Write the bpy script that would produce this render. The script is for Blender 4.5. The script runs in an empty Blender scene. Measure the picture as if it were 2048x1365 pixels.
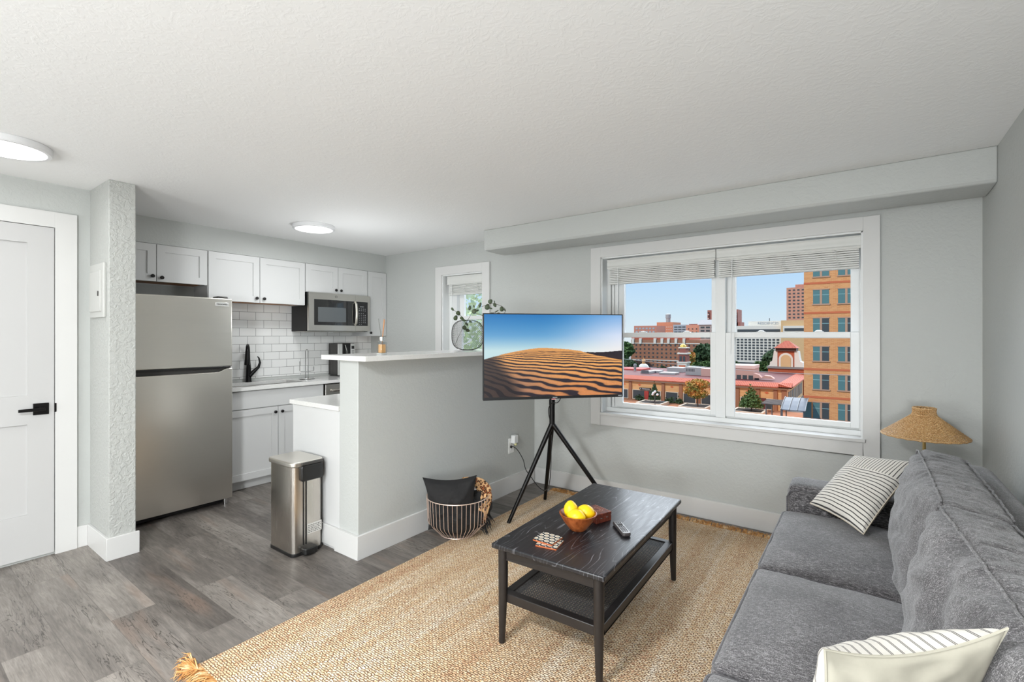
import bpy, math, random
from mathutils import Vector, Matrix, noise
random.seed(7)
COL = bpy.context.scene.collection
PI = math.pi

# ------------------------------------------------------------------ helpers
def lin(r, g, b):
    f = lambda c: (c/255)/12.92 if c/255 <= .04045 else ((c/255+.055)/1.055)**2.4
    return (f(r), f(g), f(b), 1.0)

class MB:
    """collects geometry for ONE mesh object"""
    def __init__(s): s.v = []; s.f = []; s.uv = None
    def add(s, vs, fs):
        b = len(s.v); s.v += [tuple(p) for p in vs]; s.f += [tuple(b+i for i in f) for f in fs]; return s
    def box(s, x0, x1, y0, y1, z0, z1):
        return s.add([(x0,y0,z0),(x1,y0,z0),(x1,y1,z0),(x0,y1,z0),(x0,y0,z1),(x1,y0,z1),(x1,y1,z1),(x0,y1,z1)],
                     [(0,3,2,1),(4,5,6,7),(0,1,5,4),(1,2,6,5),(2,3,7,6),(3,0,4,7)])
    def tube(s, pts, r, n=10, closed=False, cap=True):
        pts = [Vector(p) for p in pts]; N = len(pts)
        rr = r if isinstance(r, (list, tuple)) else [r]*N
        rings = []; ref = None
        for i, p in enumerate(pts):
            if closed: t = (pts[(i+1) % N]-pts[i-1])
            else: t = pts[min(i+1, N-1)]-pts[max(i-1, 0)]
            if t.length < 1e-9: t = Vector((0,0,1))
            t.normalize()
            if ref is None:
                ref = Vector((0,0,1)) if abs(t.z) < .9 else Vector((1,0,0))
            u = (ref - t*ref.dot(t))
            if u.length < 1e-6: u = t.orthogonal()
            u.normalize(); w = t.cross(u); ref = u
            rings.append([p+(u*math.cos(2*PI*k/n)+w*math.sin(2*PI*k/n))*rr[i] for k in range(n)])
        b = len(s.v)
        for R in rings: s.v += [tuple(q) for q in R]
        M = N if closed else N-1
        for i in range(M):
            j = (i+1) % N
            for k in range(n):
                s.f.append((b+i*n+k, b+i*n+(k+1) % n, b+j*n+(k+1) % n, b+j*n+k))
        if cap and not closed:
            s.f.append(tuple(b+k for k in reversed(range(n)))); s.f.append(tuple(b+(N-1)*n+k for k in range(n)))
        return s
    def cyl(s, p0, p1, r0, r1=None, n=20): return s.tube([p0, p1], [r0, r0 if r1 is None else r1], n)
    def lathe(s, prof, c=(0,0,0), n=32, capb=True, capt=True):
        b = len(s.v)
        for r, z in prof:
            for k in range(n): s.v.append((c[0]+r*math.cos(2*PI*k/n), c[1]+r*math.sin(2*PI*k/n), c[2]+z))
        for i in range(len(prof)-1):
            for k in range(n): s.f.append((b+i*n+k, b+i*n+(k+1) % n, b+(i+1)*n+(k+1) % n, b+(i+1)*n+k))
        if capb: s.f.append(tuple(b+k for k in reversed(range(n))))
        if capt: s.f.append(tuple(b+(len(prof)-1)*n+k for k in range(n)))
        return s
    def prism(s, poly, axis, a0, a1):
        """poly of 2D points extruded along axis (0: poly is y,z; 1: poly is x,z; 2: poly is x,y)"""
        def P(p, a): return (a, p[0], p[1]) if axis == 0 else ((p[0], a, p[1]) if axis == 1 else (p[0], p[1], a))
        n = len(poly); vs = [P(p, a0) for p in poly]+[P(p, a1) for p in poly]
        return s.add(vs, [tuple(range(n)), tuple(range(2*n-1, n-1, -1))]+[((i+1) % n, i, n+i, n+(i+1) % n) for i in range(n)])
    def sphere(s, c, r, nu=24, nv=14, fn=None):
        r = r if isinstance(r, (list, tuple)) else (r, r, r); b = len(s.v)
        for i in range(nv+1):
            th = PI*i/nv
            for k in range(nu):
                ph = 2*PI*k/nu; d = Vector((math.sin(th)*math.cos(ph), math.sin(th)*math.sin(ph), math.cos(th)))
                m = fn(d) if fn else 1
                s.v.append((c[0]+d.x*r[0]*m, c[1]+d.y*r[1]*m, c[2]+d.z*r[2]*m))
        for i in range(nv):
            for k in range(nu): s.f.append((b+i*nu+k, b+(i+1)*nu+k, b+(i+1)*nu+(k+1) % nu, b+i*nu+(k+1) % nu))
        return s
    def xf(s, M):
        s.v = [tuple(M @ Vector(p)) for p in s.v]; return s
    def build(s, name, m, parent=None, bevel=0, smooth=True, local=False, seg=2):
        off = Vector((0,0,0))
        if parent is not None and not local:
            q = parent
            while q is not None: off += q.location; q = q.parent
        me = bpy.data.meshes.new(name)
        me.from_pydata([(p[0]-off.x, p[1]-off.y, p[2]-off.z) for p in s.v], [], s.f)
        if s.uv:
            l = me.uv_layers.new(name='UVMap')
            for poly in me.polygons:
                for li in poly.loop_indices: l.data[li].uv = s.uv[me.loops[li].vertex_index]
        me.update(); me.validate()
        import bmesh
        bm = bmesh.new(); bm.from_mesh(me); bmesh.ops.remove_doubles(bm, verts=bm.verts, dist=1e-6)
        if not s.uv: bmesh.ops.recalc_face_normals(bm, faces=bm.faces)
        bm.to_mesh(me); bm.free()
        if smooth:
            me.shade_smooth(); me.set_sharp_from_angle(angle=math.radians(35))
        if m: me.materials.append(m)
        o = bpy.data.objects.new(name, me); COL.objects.link(o)
        if parent: o.parent = parent
        if bevel:
            md = o.modifiers.new('bevel', 'BEVEL'); md.width = bevel; md.segments = seg; md.limit_method = 'ANGLE'; md.angle_limit = math.radians(40)
            md.harden_normals = False
        return o

def thing(name, label, cat, loc=(0,0,0), group=None, rz=0):
    o = bpy.data.objects.new(name, None); COL.objects.link(o); o.location = loc; o.rotation_euler = (0,0,rz)
    o.empty_display_size = .1; o['label'] = label; o['category'] = cat
    if group: o['group'] = group
    return o
def tag(o, label, cat, group=None, kind=None):
    o['label'] = label; o['category'] = cat
    if group: o['group'] = group
    if kind: o['kind'] = kind
    return o
def struct(o): o['kind'] = 'structure'; return o
def box(x0,x1,y0,y1,z0,z1): return MB().box(x0,x1,y0,y1,z0,z1)
def copy_tree(o, parent=None):
    c = o.copy(); COL.objects.link(c)
    if parent: c.parent = parent
    for ch in [x for x in bpy.data.objects if x.parent == o]: copy_tree(ch, c)
    return c
def text(body, size, m, parent, loc, rot, name='lettering', ext=.0004, align='CENTER'):
    cu = bpy.data.curves.new(name, 'FONT'); cu.body = body; cu.size = size; cu.extrude = ext
    cu.align_x = align; cu.align_y = 'CENTER'
    tmp = bpy.data.objects.new('tmp', cu); COL.objects.link(tmp)
    me = bpy.data.meshes.new_from_object(tmp.evaluated_get(bpy.context.evaluated_depsgraph_get())); bpy.data.objects.remove(tmp); me.materials.clear(); me.materials.append(m)
    o = bpy.data.objects.new(name, me); COL.objects.link(o)
    if parent:
        o.parent = parent; off = Vector((0,0,0)); q = parent
        while q is not None: off += q.location; q = q.parent
        loc = Vector(loc)-off
    o.location = loc; o.rotation_euler = rot
    return o

# ------------------------------------------------------------------ materials
class N:
    def __init__(s, name):
        s.m = bpy.data.materials.new(name); s.m.use_nodes = True; s.t = s.m.node_tree
        s.b = s.t.nodes['Principled BSDF']; s.out = s.t.nodes['Material Output']; s._c = None
    def n(s, typ, **kw):
        x = s.t.nodes.new(typ)
        for k, v in kw.items():
            if k in x.inputs: x.inputs[k].default_value = v
            else: setattr(x, k, v)
        return x
    def l(s, a, b): s.t.links.new(a, b)
    def coord(s, scale=(1,1,1), kind='Object', rot=(0,0,0)):
        if s._c is None: s._c = s.n('ShaderNodeTexCoord')
        mp = s.n('ShaderNodeMapping'); mp.inputs['Scale'].default_value = scale; mp.inputs['Rotation'].default_value = rot
        s.l(s._c.outputs[kind], mp.inputs['Vector']); return mp.outputs['Vector']
    def noise(s, vec, scale=5, detail=3, rough=.5, dist=0):
        x = s.n('ShaderNodeTexNoise'); x.inputs['Scale'].default_value = scale; x.inputs['Detail'].default_value = detail
        x.inputs['Roughness'].default_value = rough; x.inputs['Distortion'].default_value = dist; s.l(vec, x.inputs['Vector']); return x.outputs['Fac']
    def ramp(s, fac, stops, interp='LINEAR'):
        x = s.n('ShaderNodeValToRGB'); e = x.color_ramp.elements; x.color_ramp.interpolation = interp
        while len(e) < len(stops): e.new(.5)
        for i, (p, c) in enumerate(stops): e[i].position = p; e[i].color = c if len(c) == 4 else (*c, 1)
        s.l(fac, x.inputs['Fac']); return x.outputs['Color']
    def mix(s, fac, a, b, typ='MIX'):
        x = s.n('ShaderNodeMix', data_type='RGBA', blend_type=typ)
        for v, i in ((fac, 0), (a, 6), (b, 7)):
            if isinstance(v, (int, float, tuple)): x.inputs[i].default_value = v
            else: s.l(v, x.inputs[i])
        return x.outputs[2]
    def math(s, op, a, b=0, c=0):
        x = s.n('ShaderNodeMath', operation=op)
        for i, v in enumerate((a, b, c)):
            if isinstance(v, (int, float)): x.inputs[i].default_value = v
            else: s.l(v, x.inputs[i])
        return x.outputs[0]
    def bump(s, h, strength=.3, dist=.002, prev=None):
        x = s.n('ShaderNodeBump'); x.inputs['Strength'].default_value = strength; x.inputs['Distance'].default_value = dist
        s.l(h, x.inputs['Height'])
        if prev: s.l(prev, x.inputs['Normal'])
        s.l(x.outputs[0], s.b.inputs['Normal']); return x.outputs[0]
    def base(s, c):
        if isinstance(c, tuple): s.b.inputs['Base Color'].default_value = c
        else: s.l(c, s.b.inputs['Base Color'])
        return s
    def set(s, rough=.5, metal=0, **kw):
        s.b.inputs['Roughness'].default_value = rough; s.b.inputs['Metallic'].default_value = metal
        for k, v in kw.items(): s.b.inputs[k.replace('_', ' ')].default_value = v
        return s
G1 = lambda v: (v, v, v, 1)

def plain(name, rgb, rough=.5, metal=0, nz=0, nscale=60, **kw):
    x = N(name); c = lin(*rgb)
    if nz:
        f = x.noise(x.coord(), nscale, 3)
        x.base(x.mix(f, tuple(max(0, v*(1-nz)) for v in c[:3])+(1,), tuple(min(1, v*(1+nz)) for v in c[:3])+(1,)))
    else: x.base(c)
    x.set(rough, metal, **kw); return x.m

def mk_wall(name, rgb, amp=.35, scale=38, dist=.004):
    x = N(name); c = x.coord(); big = x.noise(c, 1.3, 2)
    a = lin(*rgb); x.base(x.mix(big, tuple(v*.96 for v in a[:3])+(1,), tuple(v*1.03 for v in a[:3])+(1,)))
    h1 = x.noise(c, scale, 4, .55, .6); h = x.ramp(h1, [(.42, G1(0)), (.58, G1(1))])
    x.bump(h, amp, dist); x.set(.55); return x.m
WALL = mk_wall('wall_paint', (188,190,187), .16)
COLWALL = mk_wall('column_paint', (182,183,179), .5, 45, .005)
def mk_ceiling():
    x = N('ceiling_paint'); c = x.coord(); x.base(lin(243,243,242))
    h1 = x.noise(c, 26, 4, .6, 1.2); h = x.ramp(h1, [(.46, G1(0)), (.6, G1(1))]); x.bump(h, .13, .004); x.set(.75); return x.m
CEIL = mk_ceiling()
WHITE = plain('white_paint', (238,238,237), .35)
CAB = plain('cabinet_white', (207,207,206), .38)
DOORW = plain('door_white', (192,191,190), .3)
TRIM = plain('trim_white', (212,211,209), .35)
VINYL = plain('vinyl_white', (226,227,226), .35)
BLACKM = plain('black_metal', (24,23,23), .35, .6)
BLACKP = plain('black_plastic', (22,21,21), .35)
DKGREY = plain('dark_grey_plastic', (60,58,56), .4)
def mk_steel(name, rgb=(186,181,174), rough=.3, dirn='z', amp=.04):
    x = N(name); sc = (220,220,3) if dirn == 'z' else ((3,220,220) if dirn == 'x' else (220,3,220))
    f = x.noise(x.coord(sc), 1, 3); a = lin(*rgb)
    x.base(x.mix(f, tuple(v*.96 for v in a[:3])+(1,), a)); x.set(rough, 1.0)
    x.l(x.ramp(f, [(.3, G1(rough-.02)), (.7, G1(rough+.04))]), x.b.inputs['Roughness']); x.bump(f, amp, .001); return x.m
STEEL = mk_steel('brushed_steel', (226,222,214), .30, 'y')
STEELV = mk_steel('brushed_steel_vertical', (206,200,192), .24, 'z', .01)
STEELH = mk_steel('microwave_steel', (205,202,196), .3, 'y')
CHROME = plain('chrome', (215,215,215), .12, 1.0)
ROSEGOLD = plain('copper_wire', (238,214,200), .35, .7)
BRASS = plain('brass', (200,170,110), .28, 1.0)
def mk_quartz():
    x = N('white_quartz'); c = x.coord(); f = x.noise(c, 180, 4, .7); g = x.noise(c, 6, 3)
    x.base(x.mix(g, x.ramp(f, [(.3, lin(205,203,198)), (.55, lin(228,227,224)), (.8, lin(240,240,238))]), lin(230,229,226))); x.set(.12); return x.m
QUARTZ = mk_quartz()
def mk_tile():
    x = N('subway_tile')
    mp = x.coord((1,1,1)); sx = x.n('ShaderNodeSeparateXYZ'); x.l(mp, sx.inputs[0]); cb = x.n('ShaderNodeCombineXYZ')
    x.l(sx.outputs[1], cb.inputs[0]); x.l(sx.outputs[2], cb.inputs[1])
    br = x.n('ShaderNodeTexBrick'); br.offset = .5; br.squash = 1
    for k, v in (('Scale', 1), ('Mortar Size', .0016), ('Brick Width', .157), ('Row Height', .0793), ('Mortar Smooth', .1), ('Bias', 0)): br.inputs[k].default_value = v
    br.inputs['Color1'].default_value = lin(232,232,230); br.inputs['Color2'].default_value = lin(240,240,238); br.inputs['Mortar'].default_value = lin(120,118,114)
    x.l(cb.outputs[0], br.inputs['Vector']); x.base(br.outputs['Color'])
    x.l(x.math('ADD', x.math('MULTIPLY', br.outputs['Fac'], .6), .08), x.b.inputs['Roughness'])
    x.bump(x.math('SUBTRACT', 1, br.outputs['Fac']), .6, .001); return x.m
TILE = mk_tile()
def mk_floor():
    x = N('vinyl_plank'); c = x.coord()
    br = x.n('ShaderNodeTexBrick'); br.offset = .37; br.squash = 1
    for k, v in (('Scale', 1), ('Mortar Size', .0011), ('Brick Width', 1.22), ('Row Height', .181), ('Mortar Smooth', .3), ('Bias', 0)): br.inputs[k].default_value = v
    br.inputs['Color1'].default_value = G1(0); br.inputs['Color2'].default_value = G1(1); br.inputs['Mortar'].default_value = G1(.5)
    x.l(c, br.inputs['Vector'])
    rnd = x.n('ShaderNodeSeparateColor'); x.l(br.outputs['Color'], rnd.inputs[0]); R = rnd.outputs[0]
    def shifted(scale, k):
        mp = x.n('ShaderNodeVectorMath', operation='MULTIPLY'); x.l(c, mp.inputs[0]); mp.inputs[1].default_value = scale
        cb = x.n('ShaderNodeCombineXYZ'); x.l(x.math('MULTIPLY', R, k), cb.inputs[0]); x.l(x.math('MULTIPLY', R, k*1.7), cb.inputs[1]); x.l(x.math('MULTIPLY', R, 31), cb.inputs[2])
        ad = x.n('ShaderNodeVectorMath', operation='ADD'); x.l(mp.outputs[0], ad.inputs[0]); x.l(cb.outputs[0], ad.inputs[1]); return ad.outputs[0]
    big = x.noise(shifted((1.6, 5.5, 1), 17), 1, 4, .6, .6)
    streak = x.noise(shifted((4.5, 42, 1), 43), 1, 6, .68, 1.4)
    grain = x.noise(shifted((14, 260, 1), 91), 1, 3, .6, .3)
    blotch = x.ramp(big, [(.3, lin(72,66,63)), (.44, lin(114,108,103)), (.56, lin(144,138,132)), (.72, lin(180,174,168))])
    tint = x.mix(R, lin(176,170,164), lin(88,83,80))
    col = x.mix(.5, blotch, tint)
    col = x.mix(.42, col, x.ramp(streak, [(.3, lin(70,64,61)), (.5, lin(140,135,130)), (.7, lin(188,184,179))]), 'OVERLAY')
    col = x.mix(.35, col, x.ramp(grain, [(.3, lin(90,86,84)), (.7, lin(185,182,178))]), 'OVERLAY')
    wn = x.noise(shifted((1.1, 7, 1), 57), 1, 2); warm = x.ramp(wn, [(.62, G1(0)), (.74, G1(1))])
    col = x.mix(x.math('MULTIPLY', warm, .3), col, lin(150,122,104))
    cr = x.noise(shifted((2.4, 26, 1), 77), 1, 3, .5, 2.2)
    crack = x.ramp(cr, [(.0, G1(0)), (.478, G1(0)), (.492, G1(1)), (.508, G1(1)), (.522, G1(0))])
    gate = x.ramp(x.noise(shifted((1.5, 6, 1), 5), 1, 2), [(.50, G1(0)), (.60, G1(1))])
    ck = x.math('MULTIPLY', crack, gate)
    col = x.mix(x.math('MULTIPLY', ck, .8), col, lin(52,46,43))
    col = x.mix(x.math('MULTIPLY', br.outputs['Fac'], .55), col, lin(60,56,54))
    x.base(col); x.set(.42)
    x.l(x.ramp(streak, [(.3, G1(.5)), (.7, G1(.34))]), x.b.inputs['Roughness'])
    b1 = x.bump(grain, .12, .001); b2 = x.bump(ck, -.3, .002, b1); x.bump(br.outputs['Fac'], -.3, .001, b2)
    return x.m
FLOOR = mk_floor()
def mk_rug():
    x = N('jute_weave'); c = x.coord()
    wob = x.noise(c, 48, 3); dv = x.n('ShaderNodeVectorMath', operation='MULTIPLY_ADD')
    cb = x.n('ShaderNodeCombineXYZ'); x.l(wob, cb.inputs[0]); x.l(x.noise(x.coord((1,1,1), rot=(0,0,1)), 60, 3), cb.inputs[1])
    x.l(cb.outputs[0], dv.inputs[0]); dv.inputs[1].default_value = (.024,.016,0); x.l(c, dv.inputs[2])
    br = x.n('ShaderNodeTexBrick'); br.offset = .5; br.squash = 1
    for k, v in (('Scale', 1), ('Mortar Size', .0021), ('Brick Width', .021), ('Row Height', .0098), ('Mortar Smooth', .9), ('Bias', 0)): br.inputs[k].default_value = v
    br.inputs['Color1'].default_value = lin(250,238,220); br.inputs['Color2'].default_value = lin(220,192,160); br.inputs['Mortar'].default_value = lin(166,122,82)
    x.l(dv.outputs[0], br.inputs['Vector'])
    band = x.noise(x.coord((9,.35,1)), 1, 4, .7)
    fl = x.noise(c, 110, 2)
    big = x.noise(c, 1.3, 2)
    col = x.mix(.55, br.outputs['Color'], x.ramp(band, [(.32, lin(204,170,134)), (.5, lin(234,214,190)), (.66, lin(252,245,234))]))
    col = x.mix(x.ramp(fl, [(.58, G1(0)), (.68, G1(.7))]), col, lin(244,234,216))
    col = x.mix(x.ramp(fl, [(.30, G1(.85)), (.40, G1(0))]), col, lin(158,98,54))
    fine = x.noise(c, 300, 3, .75)
    col = x.mix(.75, col, x.ramp(fine, [(.34, lin(70,52,38)), (.46, lin(140,130,122)), (.6, lin(214,208,200))]), 'OVERLAY')
    col = x.mix(x.math('MULTIPLY', br.outputs['Fac'], .8), col, lin(122,86,56))
    col = x.mix(x.ramp(big, [(.4, G1(.12)), (.7, G1(0))]), col, lin(214,170,114))
    x.base(col); x.set(.95)
    b1 = x.bump(x.math('SUBTRACT', 1, br.outputs['Fac']), 1.0, .006); x.bump(fl, .5, .003, b1); return x.m
RUG = mk_rug()
def mk_fringe():
    x = N('jute_fringe'); f = x.noise(x.coord(), 30, 3)
    x.base(x.ramp(f, [(.3, lin(168,110,58)), (.5, lin(204,152,92)), (.7, lin(232,202,158))])); x.set(.95); return x.m
FRINGE = mk_fringe()
def mk_sofa(name='heather_grey_fabric', d=(16,15,17), m_=(71,68,70), h=(170,167,168)):
    x = N(name)
    a = x.noise(x.coord((60,620,200)), 1, 3, .75); b = x.noise(x.coord((620,90,620)), 1, 3, .7); g = x.noise(x.coord(), 520, 2, .8); lo = x.noise(x.coord(), 7, 3)
    s1 = x.math('ADD', x.math('MULTIPLY', a, .48), x.math('MULTIPLY', b, .22)); s1 = x.math('ADD', s1, x.math('MULTIPLY', g, .30))
    s1 = x.math('ADD', s1, x.math('MULTIPLY', x.math('SUBTRACT', lo, .5), .1))
    x.base(x.ramp(s1, [(.39, lin(*d)), (.5, lin(*m_)), (.615, lin(*h))])); x.set(.92, Sheen_Weight=.25, Sheen_Roughness=.6); x.bump(s1, .5, .002); return x.m
SOFA = mk_sofa()
PIPING = mk_sofa('piping_fabric', (34,31,34), (74,72,75), (128,126,128))
def mk_tabletop():
    x = N('black_stained_ash'); c = x.coord((1,1,1))
    w = x.noise(x.coord((7.5,1.0,1)), 1.0, 2, .45, .3)
    rings = x.math('FRACT', x.math('MULTIPLY', w, 24)); g = x.noise(x.coord((90,9,1)), 1, 4)
    line = x.ramp(rings, [(.0, G1(0)), (.42, G1(0)), (.5, G1(1)), (.58, G1(0))])
    gate = x.ramp(g, [(.42, G1(0)), (.6, G1(1))])
    f = x.math('MULTIPLY', line, gate)
    x.base(x.mix(x.math('MULTIPLY', f, .6), lin(30,30,33), lin(150,150,155)))
    x.l(x.ramp(g, [(.3, G1(.36)), (.7, G1(.28))]), x.b.inputs['Roughness']); x.bump(f, .1, .001); return x.m
TABLETOP = mk_tabletop()
BLKWOOD = plain('black_stained_wood', (33,29,28), .42, 0, .25, 30)
CANE = plain('black_cane', (70,69,69), .5, 0, .3, 200)
def mk_wood(name, a, b, sc=(20,20,3), rough=.4):
    x = N(name); f = x.noise(x.coord(sc), 1.2, 3, .6, .5); x.base(x.ramp(f, [(.35, lin(*a)), (.65, lin(*b))])); x.set(rough); return x.m
BOWLW = mk_wood('bowl_wood', (128,62,28), (172,96,50), (40,40,12), .35)
CARVED = mk_wood('carved_wood', (78,32,22), (122,58,42), (30,60,30), .45)
PLYEDGE = mk_wood('cabinet_underside_wood', (150,92,40), (196,134,72), (6,6,40), .5)
def mk_clear(name):
    x = N(name); t = x.n('ShaderNodeBsdfTransparent'); t.inputs[0].default_value = (.985,.99,.99,1); x.l(t.outputs[0], x.out.inputs['Surface']); x.t.nodes.remove(x.b); return x.m
def mk_glass(name='window_glass', refl=.05, tint=(1,1,1,1)):
    x = N(name); t = x.n('ShaderNodeBsdfTransparent'); t.inputs[0].default_value = tint
    g = x.n('ShaderNodeBsdfGlossy'); g.inputs['Roughness'].default_value = .02; m = x.n('ShaderNodeMixShader'); m.inputs[0].default_value = refl
    x.l(t.outputs[0], m.inputs[1]); x.l(g.outputs[0], m.inputs[2]); x.l(m.outputs[0], x.out.inputs['Surface']); x.t.nodes.remove(x.b); return x.m
GLASS = mk_clear('window_glass')
CLEAR = mk_glass('bottle_glass', .16, (.93,.95,.95,1))
def emit(name, col, s):
    x = N(name); x.base(G1(.8)); x.b.inputs['Emission Color'].default_value = col; x.b.inputs['Emission Strength'].default_value = s; return x.m
LAMPON = emit('lamp_diffuser_lit', (1,.985,.96,1), 3.2)
LEMON = None
def mk_lemon():
    x = N('lemon_peel'); f = x.noise(x.coord(), 260, 2); x.base(x.mix(x.noise(x.coord(), 9, 2), lin(246,196,8), lin(255,222,30))); x.set(.38, Subsurface_Weight=.1); x.bump(f, .15, .001); return x.m
LEMON = mk_lemon()
# ------------------------------------------------------------------ room shell
YW = 3.734; XR = .53; XK = -4.87; XD = -4.07; H = 2.30; YB = -4.2
struct(box(XK-.1, XR+.2, YB-.2, YW+.2, -.12, 0).build('floor', FLOOR, smooth=False))
struct(box(XK-.1, XR+.2, YB-.2, YW+.2, H, H+.12).build('ceiling', CEIL, smooth=False))
W1 = (-1.797, -.010, .707, 2.012); W2 = (-3.655, -3.090, 1.10, 2.000)
mb = MB(); y0, y1 = YW, YW+.2
mb.box(XK-.1, W2[0], y0, y1, 0, H); mb.box(W2[0], W2[1], y0, y1, 0, W2[2]); mb.box(W2[0], W2[1], y0, y1, W2[3], H)
mb.box(W2[1], W1[0], y0, y1, 0, H); mb.box(W1[0], W1[1], y0, y1, 0, W1[2]); mb.box(W1[0], W1[1], y0, y1, W1[3], H); mb.box(W1[1], XR+.2, y0, y1, 0, H)
struct(mb.build('wall_window', WALL, smooth=False))
struct(box(XR, XR+.2, YB-.2, YW, 0, H).build('wall_right', WALL, smooth=False))
struct(box(XK-.1, XK, 1.046, YW, 0, H).build('wall_kitchen', WALL, smooth=False))
struct(box(XD-.1, XD, YB-.2, .912, 0, H).build('wall_left', WALL, smooth=False))
struct(box(XD-.1, XR+.2, YB-.2, YB, 0, H).build('wall_back', WALL, smooth=False))
struct(box(XK-.1, -3.68, .912, 1.046, 0, H).build('wall_partition', COLWALL, bevel=.004))
struct(box(-2.662, -2.475, 1.805, YW, 0, 1.203).build('wall_half', WALL, bevel=.004))
struct(box(XK, -4.592, 1.046, YW, 2.092, H).build('wall_soffit', WALL, smooth=False))
# ceiling beam above the big window, rounded where it meets the wall
BX0, BY0 = -2.76, 3.345
poly = [(BY0, H), (BY0, 2.135), (BY0+.012, 2.118)] + [(BY0+.012+(YW-BY0-.012)*t, 2.118-.006*math.sin(PI*t)+(.02*max(0, t-.75)/.25)) for t in (.2,.4,.6,.75,.85,.95,1.0)] + [(YW+.01, H)]
bm_ = MB().prism(poly, 0, BX0, XR)
struct(bm_.build('ceiling_beam', WALL, bevel=.006))

# baseboards
def baseboard(name, x0, x1, y0, y1, h=.145): return struct(box(x0, x1, y0, y1, 0, h).build(name, TRIM, bevel=.003))
baseboard('baseboard_window', -2.46, XR, YW-.015, YW, .142)
baseboard('baseboard_right', XR-.015, XR, YB, YW-.015)
mb = MB(); mb.box(-2.475, -2.460, 1.79, YW-.015, 0, .146); mb.box(-2.70, -2.475, 1.79, 1.805, 0, .146); mb.box(-3.20, -2.70, 1.792, 1.805, .02, .146)
struct(mb.build('baseboard_half_wall', TRIM, bevel=.002))
mb = MB(); mb.box(-3.68, -3.665, .897, 1.061, 0, .135); mb.box(XD, -3.68, .897, .912, 0, .135); mb.box(XD, XD+.015, .845, .897, 0, .135)
struct(mb.build('baseboard_partition', TRIM, bevel=.002))

# ------------------------------------------------------------------ entry door in the left wall
DY0, DY1, DH = -.06, .737, 2.022
dr = thing('door_1', 'white two panel entry door in a wide white casing with black lever handle', 'door', (XD, .34, 0)); dr['kind'] = 'structure'
mb = MB(); t = .006
mb.box(XD+.0, XD+.02, DY1+.004, DY1+.108, 0, DH+.10); mb.box(XD, XD+.02, DY0-.11, DY1+.004, DH+.004, DH+.10); mb.box(XD, XD+.02, DY0-.11, DY0-.004, 0, DH+.004)
mb.build('casing', TRIM, dr, bevel=.001)
X = XD+.0165
mb = MB(); st = .118
def panel_door(mb, X, y0, y1, z0, z1, openings, rec=.007):
    """frame of a door slab in plane x=X (front) with recessed panels"""
    ys = openings[0][:2]
    mb.box(X-.03, X, y0, ys[0], z0, z1); mb.box(X-.03, X, ys[1], y1, z0, z1)
    zz = [z0]+[v for o in sorted(openings, key=lambda o: o[2]) for v in o[2:]]+[z1]
    for i in range(0, len(zz), 2): mb.box(X-.03, X, ys[0], ys[1], zz[i], zz[i+1])
    for o in openings: mb.box(X-.03, X-rec, ys[0]-.001, ys[1]+.001, o[2]-.001, o[3]+.001)
panel_door(mb, X, DY0, DY1, .017, DH, [(DY0+.12, .618, .28, .822), (DY0+.12, .618, .996, 1.916)], .013)
mb.build('door_panel', DOORW, dr, smooth=False)
hd = MB().box(X, X+.008, .642, .712, .875, .945).build('door_handle', BLACKM, dr, bevel=.002)
MB().tube([(X+.008,.677,.911),(X+.045,.677,.911)], .011, 14).box(X+.038, X+.048, .573, .690, .902, .920).build('lever', BLACKM, hd, bevel=.002)
MB().box(XD+.010, XD+.0212, DY1+.001, DY1+.010, .884, .938).build('strike_plate', BLACKM, dr)
# ------------------------------------------------------------------ breaker panel on the partition
bp = thing('electrical_panel', 'small painted metal electrical panel cover on the partition beside the entry door', 'electrical panel', (-3.87, .912, 1.63))
PAN = plain('panel_paint', (190,190,186), .4)
box(-4.01, -3.73, .897, .9125, 1.468, 1.803).build('cover', PAN, bp, bevel=.004)
box(-3.985, -3.765, .889, .899, 1.505, 1.755).build('hatch', PAN, bp, bevel=.003)
box(-3.80, -3.79, .884, .890, 1.60, 1.63).build('latch', DKGREY, bp, bevel=.001)
# ------------------------------------------------------------------ windows
def casing(mb, o, x0, x1, z0, z1, d=.02):
    mb.box(x0, o[0], YW-d, YW, z0, z1); mb.box(o[1], x1, YW-d, YW, z0, z1); mb.box(o[0], o[1], YW-d, YW, o[3], z1)
    if z0 is not None: mb.box(o[0], o[1], YW-d, YW, z0, o[2])
def liner(mb, o, d0=YW-.006, d1=YW+.10, t=.012):
    mb.box(o[0]-.002, o[0]+t, d0, d1, o[2], o[3]); mb.box(o[1]-t, o[1]+.002, d0, d1, o[2], o[3]); mb.box(o[0], o[1], d0, d1, o[3]-t, o[3]+.002)
def frame_rect(mb, x0, x1, z0, z1, gx0, gx1, gz0, gz1, y0, y1):
    mb.box(x0, gx0, y0, y1, z0, z1); mb.box(gx1, x1, y0, y1, z0, z1); mb.box(gx0, gx1, y0, y1, z0, gz0); mb.box(gx0, gx1, y0, y1, gz1, z1)
w = thing('window_1', 'wide double window with white casing above the sofa and table, looking out on the city', 'window', (-.9, YW, .707)); w['kind'] = 'structure'
mb = MB(); casing(mb, W1, -1.888, .075, .604, 2.098); mb.build('casing', TRIM, w, bevel=.002)
mb = MB(); liner(mb, W1); mb.build('jamb_liner', VINYL, w, bevel=.002)
MB().box(W1[0]+.0, W1[1]+.012, YW-.034, YW+.11, .690, .711).build('sill', TRIM, w, bevel=.003)
F = YW+.09
mb = MB(); mb.box(W1[0], W1[1], F-.012, F+.10, .711, .745); mb.box(W1[0], W1[1], F+.02, F+.10, .745, .757); mb.box(W1[0], W1[1], F, F+.10, 1.955, W1[3])
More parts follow.
